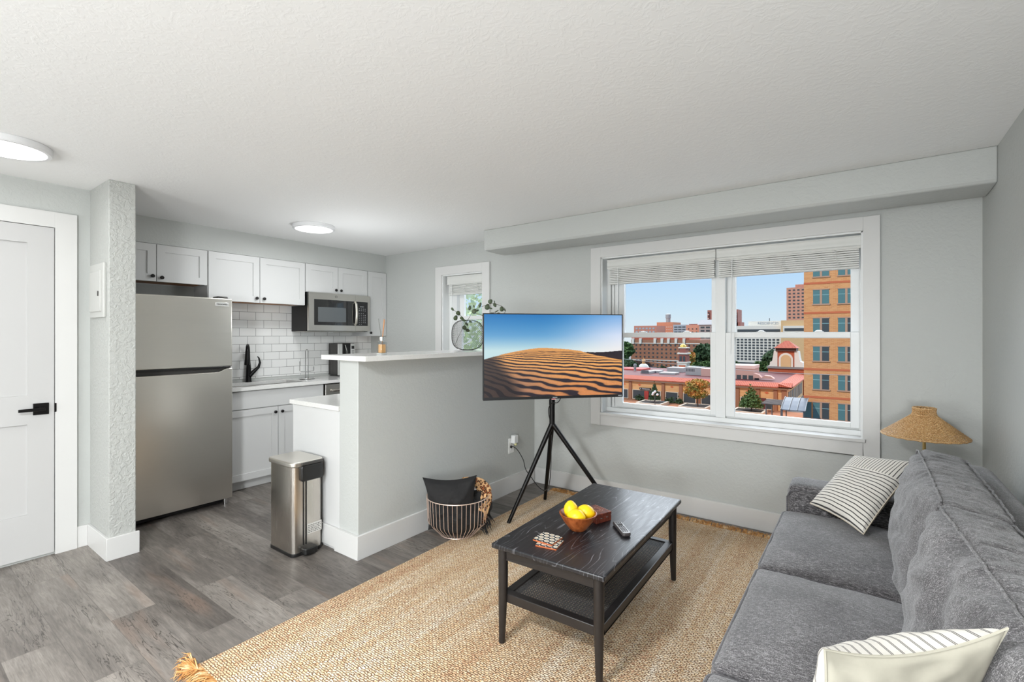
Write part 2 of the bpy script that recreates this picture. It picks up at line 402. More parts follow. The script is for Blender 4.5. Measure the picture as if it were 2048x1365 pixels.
for xa, xb in ((W1[0], -1.755), (-1.75, -1.728), (-1.722, -1.700)): mb.box(xa, xb, F+(.0 if xa == W1[0] else .015), F+.10, .745, 1.96)
mb.box(-1.76, -1.70, F+.03, F+.10, .745, 1.96); mb.box(-.905, -.836, F-.004, F+.10, .745, 1.96); mb.box(-.030, W1[1], F, F+.10, .745, 1.96)
mb.build('window_frame', VINYL, w, bevel=.002)
for sx0, sx1, gx0, gx1 in ((-1.700, -.905, -1.650, -.945), (-.836, -.030, -.775, -.077)):
    s1 = MB(); frame_rect(s1, sx0, sx1, .757, 1.378, gx0, gx1, .790, 1.342, F+.004, F+.034); s1 = s1.build('lower_sash', VINYL, w, bevel=.002)
    box(gx0, gx1, F+.017, F+.021, .790, 1.342).build('pane', GLASS, s1, smooth=False)
    s2 = MB(); frame_rect(s2, sx0, sx1, 1.340, 1.958, gx0, gx1, 1.378, 1.920, F+.044, F+.074); s2 = s2.build('upper_sash', VINYL, w, bevel=.002)
    box(gx0, gx1, F+.057, F+.061, 1.378, 1.920).build('pane', GLASS, s2, smooth=False)
    for f in (.25, .75):
        lx = gx0+(gx1-gx0)*f
        MB().box(lx-.028, lx+.028, F+.006, F+.034, 1.378, 1.384).sphere((lx, F+.02, 1.384), (.022,.012,.010), 14, 8).build('sash_lock', VINYL, s1)
w = thing('window_2', 'small kitchen window with white casing beside the end of the raised bar', 'window', (-3.37, YW, 1.1)); w['kind'] = 'structure'
mb = MB(); casing(mb, W2, -3.746, -2.997, 1.02, 2.088); mb.build('casing', TRIM, w, bevel=.002)
mb = MB(); liner(mb, W2); mb.box(W2[0], W2[1], YW-.006, YW+.10, 1.098, 1.112); mb.build('jamb_liner', VINYL, w, bevel=.002)
mb = MB(); frame_rect(mb, W2[0], W2[1], 1.11, 2.0, -3.53, -3.13, 1.15, 1.96, F, F+.10); mb.build('window_frame', VINYL, w, bevel=.002)
s1 = MB(); frame_rect(s1, -3.53, -3.13, 1.15, 1.56, -3.465, -3.165, 1.19, 1.525, F+.004, F+.034); s1 = s1.build('lower_sash', VINYL, w, bevel=.002)
box(-3.465, -3.165, F+.017, F+.021, 1.19, 1.525).build('pane', GLASS, s1, smooth=False)
s2 = MB(); frame_rect(s2, -3.53, -3.13, 1.525, 1.96, -3.465, -3.165, 1.56, 1.92, F+.044, F+.074); s2 = s2.build('upper_sash', VINYL, w, bevel=.002)
box(-3.465, -3.165, F+.057, F+.061, 1.56, 1.92).build('pane', GLASS, s2, smooth=False)
BLIND = plain('blind_white', (214,214,210), .45)
def blind(x0, x1, zt, zv, zb, yf, label, wand_x, wand_z, grp='raised white blinds in the windows'):
    t = thing('window_blind', label, 'blind', ((x0+x1)/2, yf+.03, zb), group=grp)
    prof = [(yf, zv), (yf-.004, zv+.012), (yf, zv+.02), (yf-.003, (zv+zt)/2), (yf, zt-.018), (yf-.004, zt-.010), (yf-.002, zt), (yf+.012, zt), (yf+.012, zv)]
    MB().prism(prof, 0, x0, x1).build('valance', BLIND, t)
    mb = MB(); n = 8; zz = zb+.016
    for i in range(n):
        dz = (zv-zz+.004)/n; z = zz+i*dz; k = random.uniform(-.003, .003)
        e = dz-.0034
        mb.prism([(yf+.012+k, z), (yf+.035, z+.002), (yf+.060+k, z), (yf+.060+k, z+e), (yf+.035, z+e+.001), (yf+.012+k, z+e)], 0, x0+.012, x1-.012)
    mb.build('slats', BLIND, t)
    box(x0+.01, x1-.01, yf+.010, yf+.062, zb, zb+.014).build('bottom_rail', BLIND, t, bevel=.003)
    for f in (.12, .5, .85):
        mb = MB(); lx = x0+(x1-x0)*f
        pts = [(lx+random.uniform(-.012,.012), yf+.006, zb+.004+(zv-zb)*j/9) for j in range(10)]
        mb.tube(pts, .0013, 6); mb.tube([(p[0]+random.uniform(.004,.014), p[1]-.002, p[2]) for p in pts], .0013, 6)
        mb.build('ladder_cord', BLIND, t)
    MB().tube([(wand_x, yf+.0, zv+.01), (wand_x-.002, yf-.002, (zv+wand_z)/2), (wand_x-.008, yf-.004, wand_z)], .0035, 8).build('tilt_wand', VINYL, t)
    return t
blind(-1.752, -.888, 1.990, 1.915, 1.785, YW+.015, 'raised white slat blind at the top of the left half of the big window', -1.655, 1.37)
blind(-.882, -.020, 1.990, 1.910, 1.785, YW+.015, 'raised white slat blind at the top of the right half of the big window', -.775, 1.22)
blind(-3.615, -3.120, 1.985, 1.895, 1.785, YW+.03, 'short raised white blind in the small kitchen window', -3.545, 1.35)
# ------------------------------------------------------------------ ceiling lights
def ceiling_light(x, y, label):
    t = thing('ceiling_light', label, 'ceiling light', (x, y, H), group='round flush ceiling lights')
    MB().lathe([(.168,0), (.171,-.004), (.171,-.028), (.166,-.034), (.155,-.035), (.150,-.034)], (x, y, H), 64, capb=False, capt=False).build('rim', plain('light_rim', (225,225,226), .4), t)
    MB().lathe([(.001,-.0335), (.150,-.0335)], (x, y, H), 64, capb=False, capt=False).build('diffuser', LAMPON, t)
    return t
ceiling_light(-3.825, 2.343, 'round flush ceiling light, lit, over the kitchen')
ceiling_light(-3.39, .44, 'round flush ceiling light, lit, by the entry door at the left')
# ------------------------------------------------------------------ wall outlet with plug adapter
t = thing('wall_outlet', 'white wall outlet low on the half wall behind the TV stand', 'outlet', (-2.475, 3.365, .41))
box(-2.475, -2.469, 3.328, 3.402, .338, .468).build('cover_plate', plain('outlet_white', (235,235,232), .3), t, bevel=.002)
for z in (.375, .432): box(-2.4695, -2.4665, 3.350, 3.380, z-.014, z+.014).build('socket', VINYL, t, bevel=.002)
t = thing('plug_adapter', 'white plug adapter stuck in the wall outlet behind the TV stand', 'plug adapter', (-2.46, 3.38, .455))
box(-2.466, -2.425, 3.352, 3.408, .425, .495).build('housing', VINYL, t, bevel=.005)
MB().sphere((-2.43, 3.372, .418), (.014,.014,.012), 12, 8).build('night_light', plain('amber_lens', (205,200,150), .2), t)
# ------------------------------------------------------------------ kitchen
KNOBM = plain('bronze_knob', (44,42,42), .35, .7)
def shaker(X, y0, y1, z0, z1, parent, knob=None, st=.058, flat=False):
    mb = MB()
    if flat: mb.box(X-.018, X, y0, y1, z0, z1)
    else: panel_door(mb, X, y0, y1, z0, z1, [(y0+st, y1-st, z0+st, z1-st)], .008)
    d = mb.build('cabinet_door' if not flat else 'drawer_front', CAB, parent, smooth=False)
    if knob:
        y, z = knob
        MB().tube([(X,y,z),(X+.010,y,z),(X+.012,y,z),(X+.021,y,z),(X+.024,y,z)], [.005,.005,.014,.014,.010], 20).build('knob', KNOBM, d)
    return d
UX = -4.592   # carcass front of the wall units; doors stand proud
def wall_unit(y0, y1, z0, doors, label, z1=2.090):
    t = thing('wall_cabinet', label, 'cabinet', ((XK+UX)/2, (y0+y1)/2, z0), group='white shaker wall cabinets')
    mb = MB(); mb.box(XK+.001, UX, y0, y0+.016, z0, z1); mb.box(XK+.001, UX, y1-.016, y1, z0, z1); mb.box(XK+.001, UX, y0+.016, y1-.016, z1-.016, z1); mb.box(XK+.001, XK+.015, y0+.016, y1-.016, z0, z1-.016)
    mb.build('carcass', CAB, t, bevel=.001)
    box(XK+.015, UX-.001, y0+.016, y1-.016, z0+.006, z0+.020).build('bottom_board', PLYEDGE, t, smooth=False)
    for a, b, k in doors: shaker(UX+.020, a, b, z0+.002, z1-.004, t, k)
    return t
wall_unit(1.052, 1.806, 1.787, [(1.056,1.432,(1.405,1.830)), (1.437,1.803,(1.468,1.822))], 'short white two door wall cabinet above the refrigerator')
wall_unit(1.810, 2.703, 1.660, [(1.814,2.249,(2.218,1.702)), (2.254,2.700,(2.286,1.700))], 'tallest two door white wall cabinet, above the sink')
wall_unit(2.706, 3.462, 1.800, [(2.710,3.079,(3.050,1.838)), (3.084,3.459,(3.112,1.838))], 'white two door wall cabinet directly above the microwave')
wall_unit(3.466, 3.730, 1.347, [(3.470,3.727,(3.498,1.385))], 'narrow tall single door wall cabinet in the corner right of the microwave')
struct(box(XK, XK+.006, 1.82, YW, .936, 1.80).build('wall_backsplash', TILE, smooth=False))

# base cabinets and counters
t = thing('base_cabinet', 'white shaker sink base cabinet between the refrigerator and dishwasher', 'cabinet', (-4.6, 2.3, 0))
mb = MB(); mb.box(XK+.002, -4.392, 1.822, 2.785, .105, .685); mb.box(-4.412, -4.392, 1.822, 2.785, .685, .872); mb.box(XK+.002, -4.412, 1.822, 1.838, .685, .872); mb.box(XK+.002, -4.412, 2.769, 2.785, .685, .872); mb.box(XK+.002, -4.44, 1.822, 2.785, 0, .105); mb.build('carcass', CAB, t, bevel=.001)
shaker(-4.372, 1.830, 2.778, .712, .864, t, flat=True)
shaker(-4.372, 1.830, 2.317, .088, .704, t, (2.288, .655)); shaker(-4.372, 2.322, 2.778, .088, .704, t, (2.352, .655))
mb = MB()
cx0, cx1, cy0, cy1 = XK+.001, -4.350, 1.816, YW-.001; sx0, sx1, sy0, sy1 = -4.78, -4.43, 1.95, 2.62
for a in ((cx0,sx0,cy0,cy1), (sx1,cx1,cy0,cy1), (sx0,sx1,cy0,sy0), (sx0,sx1,sy1,cy1)): mb.box(*a, .874, .905)
o = mb.build('countertop', QUARTZ, smooth=False); tag(o, 'white quartz countertop with sink cutout along the tiled kitchen wall', 'countertop')
s = thing('kitchen_sink', 'undermount stainless steel sink basin set in the white counter', 'sink', (-4.6, 2.28, .70))
mb = MB(); mb.box(sx0-.01, sx0, sy0-.01, sy1+.01, .70, .873); mb.box(sx1, sx1+.01, sy0-.01, sy1+.01, .70, .873); mb.box(sx0, sx1, sy0-.01, sy0, .70, .873); mb.box(sx0, sx1, sy1, sy1+.01, .70, .873); mb.box(sx0-.01, sx1+.01, sy0-.01, sy1+.01, .69, .70)
mb.build('basin', STEEL, s); MB().cyl((-4.6,2.28,.70),(-4.6,2.28,.704),.04).build('drain', CHROME, s)
# dishwasher
t = thing('dishwasher', 'stainless dishwasher under the counter behind the peninsula', 'dishwasher', (-4.6, 3.09, 0))
box(XK+.01, -4.40, 2.792, 3.392, .01, .868).build('tub', DKGREY, t)
box(-4.40, -4.365, 2.800, 3.388, .10, .862).build('front_panel', STEELH, t, bevel=.004)
MB().tube([(-4.365,2.86,.80),(-4.335,2.87,.80),(-4.330,2.90,.80),(-4.330,3.30,.80),(-4.335,3.33,.80),(-4.365,3.34,.80)], .014, 12).build('handle', STEELV, t)
t = thing('corner_cabinet', 'white filler base cabinet in the corner right of the dishwasher', 'cabinet', (-4.6, 3.56, 0))
box(XK+.002, -4.392, 3.398, YW-.002, 0, .872).build('carcass', CAB, t); shaker(-4.372, 3.402, YW-.004, .088, .864, t)
# peninsula base cabinet + its counter, and the raised bar
t = thing('peninsula_cabinet', 'white base cabinet behind the half wall, plain side panel toward the room', 'cabinet', (-2.97, 2.7, 0))
box(-3.205, -2.663, 1.8055, YW-.002, 0, .880).build('carcass', CAB, t, bevel=.001)
mb = MB()
for k in range(3):
    a, b = 1.86+.62*k, 2.46+.62*k
    mb2 = MB(); mb2.box(-3.225, -3.207, a, b, .10, .70).build('cabinet_door', CAB, t, bevel=.002)
    MB().box(-3.225, -3.207, a, b, .715, .865).build('drawer_front', CAB, t, bevel=.002)
o = box(-3.236, -2.664, 1.796, YW-.001, .882, .912).build('peninsula_countertop', QUARTZ, bevel=.002); tag(o, 'low white quartz countertop on the peninsula cabinet beside the half wall', 'countertop')
o = box(-2.81, -2.357, 1.770, YW-.001, 1.2035, 1.234).build('bar_top', QUARTZ, bevel=.002); tag(o, 'raised white quartz bar top along the half wall', 'countertop')

# refrigerator
t = thing('refrigerator', 'tall stainless top freezer refrigerator beside the textured partition', 'refrigerator', (-4.5, 1.43, 0))
FY0, FY1 = 1.075, 1.810; FX = -4.12
box(-4.85, FX-.055, FY0+.005, FY1-.005, .035, 1.640).build('cabinet_body', plain('fridge_side_grey', (92,90,87), .4, .3), t, bevel=.004)
box(FX-.06, FX, FY0, FY1, 1.108, 1.652).build('freezer_door', STEEL, t, bevel=.008, seg=3)
box(FX-.06, FX-.022, FY0+.003, FY1-.004, 1.06, 1.110).build('grip_recess', DKGREY, t)
poly = [(FY0, .052), (FY1, .052), (FY1, 1.095), (FY1-.035, 1.095), (FY1-.060, 1.088), (FY1-.095, 1.070), (FY1-.12, 1.066), (FY0, 1.066)]
MB().prism(poly, 0, FX-.06, FX).build('refrigerator_door', STEEL, t, bevel=.005, seg=3)
MB().prism([(FY0,1.096),(FY0,1.112),(FY1-.06,1.112),(FY1-.012,1.106),(FY1-.04,1.100),(FY1-.08,1.0955)], 0, FX-.035, FX+.004).build('freezer_grip', BLACKP, t, bevel=.002)
box(FX-.12, FX-.03, FY1-.10, FY1-.02, 1.640, 1.668).build('hinge_cover', DKGREY, t, bevel=.006)
bd = box(FX, FX+.004, FY1-.128, FY1-.030, 1.588, 1.618).build('name_badge', plain('badge_silver', (228,228,226), .25, .5), t, bevel=.001)
text('FRIGIDAIRE', .0155, BLACKP, bd, (FX+.0046, FY1-.079, 1.603), (PI/2, 0, PI/2))
box(-4.80, FX-.07, FY0+.02, FY1-.02, .01, .05).build('toe_grille', BLACKP, t)
for y in (FY0+.05, FY1-.04): MB().cyl((FX-.04,y,0),(FX-.04,y,.05),.016,n=14).build('leveling_foot', CHROME, t)

# over the range microwave
t = thing('microwave_oven', 'stainless over the range microwave under the wall cabinets', 'microwave', (-4.7, 3.09, 1.39))
MY0, MY1, MZ0, MZ1 = 2.722, 3.462, 1.392, 1.7995; MXF = -4.515
box(XK+.007, -4.575, MY0, MY1, MZ0+.006, MZ1).build('housing', BLACKM, t, bevel=.002)
# slightly bowed stainless front with opening
def bow(y): u = (y-MY0)/(MY1-MY0)*2-1; return MXF-.016*u*u
def bowed(mb, y0, y1, z0, z1, th=.035, n=14, off=0):
    for i in range(n):
        a, b = y0+(y1-y0)*i/n, y0+(y1-y0)*(i+1)/n
        v = [(bow(a)+off,a,z0),(bow(b)+off,b,z0),(bow(b)+off,b,z1),(bow(a)+off,a,z1),(bow(a)-th,a,z0),(bow(b)-th,b,z0),(bow(b)-th,b,z1),(bow(a)-th,a,z1)]
        mb.add(v, [(0,1,2,3),(5,4,7,6),(3,2,6,7),(0,4,5,1)]+([(0,3,7,4)] if i == 0 else [])+([(1,5,6,2)] if i == n-1 else []))
    return mb
YS = 3.262   # seam between door and control side
dz = bowed(MB(), MY0, YS-.001, MZ0+.012, MZ0+.070); bowed(dz, MY0, YS-.001, MZ1-.072, MZ1-.002); bowed(dz, MY0, MY0+.052, MZ0+.070, MZ1-.072, n=3)
door = dz.build('oven_door', STEELH, t)
bowed(MB(), MY0+.052, YS+.0, MZ0+.070, MZ1-.072, th=.03, off=-.003).build('door_glass', plain('dark_oven_glass', (20,20,22), .06, 0, Specular_IOR_Level=.9), door)
bowed(MB(), MY0+.095, YS-.12, MZ0+.105, MZ1-.150, th=.002, off=-.0015).build('viewing_screen', plain('screen_mesh_grey', (92,96,98), .15), door)
cz = bowed(MB(), YS+.001, MY1, MZ0+.012, MZ0+.070, n=4); bowed(cz, YS+.001, MY1, MZ1-.072, MZ1-.002, n=4); bowed(cz, MY1-.030, MY1, MZ0+.070, MZ1-.072, n=2)
ctl = cz.build('control_side', STEELH, t)
bowed(MB(), YS+.001, MY1-.030, MZ0+.070, MZ1-.072, n=4, th=.03, off=-.001).build('keypad_panel', plain('keypad_black', (34,34,35), .25), ctl)
mb = MB(); 
for r in range(9):
    for c in range(4):
        if (r == 2 and c == 3) or (r == 8 and c > 1): continue
        y = YS+.052+.027*c; z = MZ1-.150-.0205*r-(.008 if r > 1 else 0); wd = .008 if (r < 2 or c == 3) else .0045
        mb.box(bow(y)-.002, bow(y)+.0002, y-wd/2, y+wd/2, z-.0028, z+.0028)
mb.box(bow(3.34)-.002, bow(3.34)+.0002, 3.325, 3.375, MZ1-.128, MZ1-.124)
mb.build('key_markings', plain('key_print', (200,202,204), .4), ctl)['kind'] = 'stuff'
MB().tube([(bow(YS)-.002,YS-.004,MZ0+.078),(bow(YS)+.018,YS-.004,MZ0+.10),(bow(YS)+.026,YS-.002,(MZ0+MZ1)/2),(bow(YS)+.018,YS-.004,MZ1-.10),(bow(YS)-.002,YS-.004,MZ1-.078)], [.012,.014,.015,.014,.012], 14).build('door_handle', plain('handle_champagne', (214,210,198), .3, .8), door)
lg = MB().tube([(bow(3.02)+.001, 3.02+.013*math.cos(a*PI/12), MZ1-.036+.013*math.sin(a*PI/12)) for a in range(24)], .0012, 6, closed=True).build('logo_badge', DKGREY, door)
text('GE', .013, DKGREY, lg, (bow(3.02)+.0008, 3.02, MZ1-.036), (PI/2, 0, PI/2))
mb = MB(); mb.box(XK+.03, -4.60, MY0+.03, MY1-.03, MZ0, MZ0+.006)
mb.build('underside_plate', STEEL, t)
for y in (MY0+.20, MY1-.20): box(-4.80, -4.64, y-.09, y+.09, MZ0-.003, MZ0+.001).build('grease_filter', plain('filter_grey', (150,146,138), .4, .7), t)

# faucet
fy, fx = 2.262, -4.815
t = thing('kitchen_faucet', 'matte black pull down faucet with curved side lever behind the sink', 'faucet', (fx, fy, .905))
fp = lambda a_, z_: (fx+a_*.86, fy-a_*.50, z_)
MB().tube([fp(0,.905),fp(0,.915),fp(0,1.03),fp(0,1.12),fp(.006,1.20),fp(.035,1.245),fp(.075,1.262),fp(.115,1.245),fp(.135,1.205)],
          [.030,.026,.022,.015,.0135,.0135,.0135,.014,.015], 18).build('spout', BLACKM, t)
MB().tube([fp(.134,1.212),fp(.140,1.17),fp(.144,1.13),fp(.147,1.085),fp(.147,1.078)], [.015,.017,.019,.024,.022], 18).build('spray_head', BLACKM, t)
MB().tube([(fx+.02,fy,.965),(fx+.02,fy+.045,1.01),(fx+.02,fy+.085,1.045),(fx+.022,fy+.098,1.09),(fx+.022,fy+.088,1.135),(fx+.02,fy+.075,1.15)], [.020,.018,.013,.010,.007,.004], 14).build('lever', BLACKM, t)

# paper towel stand
px, py = -4.67, 2.78
t = thing('paper_towel_stand', 'empty chrome wire paper towel stand on the counter', 'paper towel holder', (px, py, .905))
MB().lathe([(.072,.001),(.078,.004),(.078,.008),(.070,.010),(.02,.010)], (px,py,.905), 40).build('base', CHROME, t)
MB().tube([(px,py-.016,.915),(px,py-.016,1.19),(px,py-.010,1.205),(px,py,1.21),(px,py+.010,1.205),(px,py+.016,1.19),(px,py+.016,.915)], .004, 10).build('center_post', CHROME, t)
MB().tube([(px,py-.078,1.09),(px,py-.078,.995),(px+.01,py-.070,.985),(px,py,.98),(px+.01,py+.070,.985),(px,py+.078,.995),(px,py+.078,1.03)], .004, 10).build('guard_arm', CHROME, t)

# countertop oven / coffee machine on the back counter
t = thing('countertop_oven', 'small black and silver countertop microwave in the back corner of the kitchen', 'microwave', (-4.76, 3.27, .905))
oy0, oy1, ox1, oz0, oz1 = 3.150, 3.368, -4.672, .915, 1.268
box(XK+.012, ox1-.012, oy0, oy1, oz0, oz1).build('housing', plain('black_enamel', (48,46,44), .25), t, bevel=.006)
box(ox1-.014, ox1, oy0, oy0+.055, oz0, oz1-.004).build('silver_door_edge', plain('silver_plastic', (205,205,202), .3, .4), t, bevel=.004)
box(ox1-.014, ox1-.002, oy0+.055, oy0+.160, oz0, oz1-.004).build('door_window', plain('black_gloss', (18,18,18), .1), t, bevel=.002)
MB().tube([(ox1+.002,oy0+.085,oz0+.03),(ox1+.022,oy0+.092,oz0+.09),(ox1+.024,oy0+.094,oz0+.18),(ox1+.022,oy0+.092,oz0+.27),(ox1+.002,oy0+.085,oz1-.02)], .006, 10).build('door_handle', CHROME, t)
cp = box(ox1-.014, ox1, oy0+.160, oy1, oz0, oz1-.004).build('control_panel', plain('silver_plastic_panel', (205,205,202), .3, .4), t, bevel=.003)
box(ox1-.001, ox1+.001, oy0+.170, oy1-.012, oz1-.065, oz1-.030).build('display', BLACKP, cp)
for k in range(3): box(ox1-.001, ox1+.002, oy0+.172, oy1-.014, oz1-.095-.024*k, oz1-.080-.024*k).build('button', plain('button_grey', (150,150,148), .4), cp)
MB().cyl((ox1,oy0+.188,oz1-.17),(ox1+.008,oy0+.188,oz1-.17),.010,n=18).build('dial', DKGREY, cp)
for yy in (oy0+.02, oy1-.02): box(-4.84, ox1-.02, yy-.01, yy+.01, .905, .916).build('foot', BLACKP, t)

# reed diffuser on the bar
dx, dy = -2.505, 2.008
t = thing('reed_diffuser', 'clear glass reed diffuser with amber oil and two reeds on the bar', 'diffuser', (dx, dy, 1.234))
gl = MB(); gl.prism([(dx-.024,dy-.024),(dx+.024,dy-.024),(dx+.024,dy+.024),(dx-.024,dy+.024)], 2, 1.236, 1.317); gl.lathe([(.012,.083),(.012,.107),(.015,.108),(.015,.112),(.010,.112)], (dx,dy,1.234), 24)
gl.build('bottle', CLEAR, t, bevel=.004)
box(dx-.0245, dx+.0245, dy-.0245, dy+.0245, 1.2345, 1.243).build('bottle_base', plain('thick_glass_base', (225,228,228), .08, 0, Alpha=1), t, bevel=.003)
box(dx-.017, dx+.017, dy-.017, dy+.017, 1.245, 1.300).build('oil', plain('amber_oil', (240,186,128), .1), t, bevel=.003)
MB().cyl((dx,dy,1.325),(dx,dy,1.348),.0165,n=24).build('collar', CHROME, t)
RD = plain('reed', (196,140,98), .7)
for k, (a, b) in enumerate(((.004,.018), (.014,.012))): MB().tube([(dx-a*.5,dy-b*.2,1.26),(dx+a,dy+b*.8,1.462-.006*k)], .0028, 8).build('reed', RD, t)
MB().tube([(dx+.004,dy+.004,1.26),(dx-.014,dy-.016,1.465)], .0022, 8).build('reed', plain('reed_grey', (120,122,118), .7), t)

# trash can
t = thing('trash_can', 'slim stainless steel step trash can at the end of the peninsula', 'trash can', (-2.94, 1.675, 0))
tx0, tx1, ty0, ty1 = -3.085, -2.805, 1.578, 1.778
def rrect(x0, x1, y0, y1, r, n=8):
    out = []
    for cx_, cy_, a0 in ((x1-r,y0+r,-90),(x1-r,y1-r,0),(x0+r,y1-r,90),(x0+r,y0+r,180)):
        for k in range(n+1): a = math.radians(a0+90*k/n); out.append((cx_+r*math.cos(a), cy_+r*math.sin(a)))
    return out
MB().prism(rrect(tx0,tx1,ty0,ty1,.030), 2, .022, .548).build('body', STEELV, t)
MB().prism(rrect(tx0-.003,tx1+.003,ty0-.003,ty1+.003,.032), 2, .0, .022).build('base_ring', BLACKP, t, bevel=.003)
MB().prism(rrect(tx0-.014,tx1+.010,ty0-.010,ty1+.008,.036), 2, .548, .578).build('lid', STEEL, t, bevel=.008, seg=3)
mb = MB(); mb.prism(rrect(ty0+.045,ty1-.008,.455,.556,.018,6), 0, tx1-.02, tx1+.022); mb.build('hinge_housing', BLACKP, t, bevel=.008)
box(tx1+.010, tx1+.024, ty0+.048, ty1-.010, .556, .574).build('hinge_bar', DKGREY, t, bevel=.004)
mb = MB(); mb.box(tx1-.002, tx1+.004, ty0+.066, ty0+.073, .06, .46); mb.box(tx1-.002, tx1+.004, ty0+.083, ty0+.090, .06, .46); mb.build('rod_channel', BLACKP, t)
MB().prism(rrect(tx1-.004, tx1+.052, ty0+.050, ty0+.140, .018), 2, .010, .050).build('foot_pedal', BLACKP, t, bevel=.006, seg=3)
lb = box(tx1-.001, tx1+.0012, ty0+.095, ty1-.008, .118, .180).build('label_sticker', plain('sticker_white', (205,203,198), .5), t)
mb = MB()
for r in range(5):
    y = ty0+.100
    while y < ty1-.015:
        wd = random.uniform(.004, .016); mb.box(tx1+.0011, tx1+.0015, y, min(y+wd, ty1-.012), .124+.0105*r, .124+.0105*r+.0045); y += wd+.004
mb.build('printed_lines', plain('sticker_print', (96,92,88), .6), lb)
# ------------------------------------------------------------------ television on tripod
TL = Vector((-1.974, 2.384, 0)); TR = Vector((-1.337, 3.105, 0)); TZ0, TZ1 = .939, 1.500
tx = (TR-TL).normalized(); tn = Vector((tx.y, -tx.x, 0)); TW = (TR-TL).length; ctr = (TL+TR)/2
ang = math.atan2(tx.y, tx.x)
tv = thing('television', 'flat screen television on a black tripod, showing a sand dune under blue sky', 'television', (ctr.x, ctr.y, TZ0), rz=ang)
# local frame: x along the screen, -y toward the viewer, z up
hw, hh = TW/2, TZ1-TZ0
mb = MB(); mb.box(-hw, hw, .004, .030, 0, hh); mb.box(-hw*.62, hw*.62, .030, .070, .05, .34); mb.build('casing', BLACKP, tv, bevel=.003, local=True)
mb = MB(); b = .006; mb.box(-hw, -hw+b, -.003, .006, 0, hh); mb.box(hw-b, hw, -.003, .006, 0, hh); mb.box(-hw, hw, -.003, .006, hh-b, hh); mb.box(-hw, hw, -.004, .006, 0, .018)
bz = mb.build('bezel', plain('bezel_black', (38,38,40), .3), tv, local=True)
def smooth(a, b, x): x = min(1, max(0, (x-a)/(b-a))); return x*x*(3-2*x)
def interp(pts, u):
    for (a, va), (b_, vb) in zip(pts, pts[1:]):
        if u <= b_: t = (u-a)/(b_-a); t = t*t*(3-2*t)*.35+t*.65; return va+(vb-va)*t
    return pts[-1][1]
RIDGE = [(0,.54),(.08,.505),(.15,.472),(.22,.448),(.3,.425),(.38,.408),(.45,.409),(.52,.417),(.6,.428),(.68,.445),(.74,.478),(.82,.51),(1,.565)]
FARD = [(.66,.455),(.72,.462),(.8,.466),(.88,.462),(.94,.455),(1,.448)]
def picture(u, v):
    r = interp(RIDGE, u)
    if v < r:
        if u > .66 and v > interp(FARD, u)+.004*noise.noise(Vector((u*60,1,0))):
            k = (v-.45)/.1; return lin(34+12*k, 26+8*k, 36+4*k)[:3]
        t = v/.46; R = smooth(.35, 1.05, u)
        a = Vector((28+100*R, 116+60*R, 184+44*R)); m = Vector((96+120*R, 160+66*R, 208+38*R)); e = Vector((196+44*R, 224+14*R, 228+10*R))
        c = a.lerp(m, min(1, t/.55)) if t < .55 else m.lerp(e, min(1, (t-.55)/.4))
        return lin(*c)[:3]
    d = v-.395; wob = noise.noise(Vector((u*5, v*9, 3.1)))*.9+noise.noise(Vector((u*15, v*24, 1.7)))*.35
    s = 6.6*math.log(d+.035)-3.3*u+wob*.55
    if u < .3: s += (.3-u)**2*16
    ph = s-math.floor(s)
    tr = smooth(.50, .60, ph)*(1-smooth(.90, 1.0, ph))
    crest = smooth(.45, .18, v) if .28 < u < .74 else 0
    up = smooth(r+.0, r+.035+.02*u, v)
    tr *= up
    if .3 < u < .74 and v < .445: tr *= .05
    lit = Vector((222, 158, 92)).lerp(Vector((196, 128, 80)), smooth(.55, 1, v)); lit = lit.lerp(Vector((150, 112, 92)), smooth(.62,.2,u)*smooth(.5,.9,v)*.8)
    lit *= 1+.10*math.sin(ph*6.28)+.05*noise.noise(Vector((u*90, v*90, 0)))
    c = lit.lerp(Vector((38, 32, 44)), tr*.95)
    e = .02+.14*smooth(.45,1.0,v)*1.2+.015*noise.noise(Vector((v*25,0,0)))
    dark = 1-smooth(e, e+.13, u)
    c = c.lerp(Vector((58,46,44)) if tr < .5 else Vector((34,29,34)), dark*.93)
    return lin(*[max(0, min(255, q)) for q in c])[:3]
def smooth(a, b, x):
    if a > b: return 1-smooth(b, a, x)
    x = min(1, max(0, (x-a)/(b-a))); return x*x*(3-2*x)
NX, NZ = 460, 264
vs, fs = [], []
for j in range(NZ+1):
    for i in range(NX+1): vs.append((-hw+b+(TW-2*b)*i/NX, -.001, hh-b-(hh-b-.018)*j/NZ))
for j in range(NZ):
    for i in range(NX): a = j*(NX+1)+i; fs.append((a, a+NX+1, a+NX+2, a+1))
me = bpy.data.meshes.new('screen'); me.from_pydata(vs, [], fs)
ca = me.color_attributes.new('picture', 'FLOAT_COLOR', 'POINT')
flat = []
for j in range(NZ+1):
    for i in range(NX+1): flat += [*picture(i/NX, j/NZ), 1.0]
ca.data.foreach_set('color', flat)
x = N('tv_picture'); at = x.n('ShaderNodeAttribute', attribute_name='picture'); x.base(G1(.01)); x.l(at.outputs['Color'], x.b.inputs['Emission Color'])
x.b.inputs['Emission Strength'].default_value = .95; x.set(.25); me.materials.append(x.m)
o = bpy.data.objects.new('screen', me); COL.objects.link(o); o.parent = tv
MKT = plain('logo_silver', (190,192,196), .3, .3)
box(-.018, .014, -.0046, -.0038, .006, .012).build('maker_mark', MKT, bz, local=True)
box(hw-.034, hw-.008, -.0046, -.0038, .006, .013).build('corner_mark', MKT, bz, local=True)
box(-.022, .004, .002, .006, -.005, .001).build('indicator_light', emit('red_led', (1,.08,.1,1), 1.2), tv, local=True)
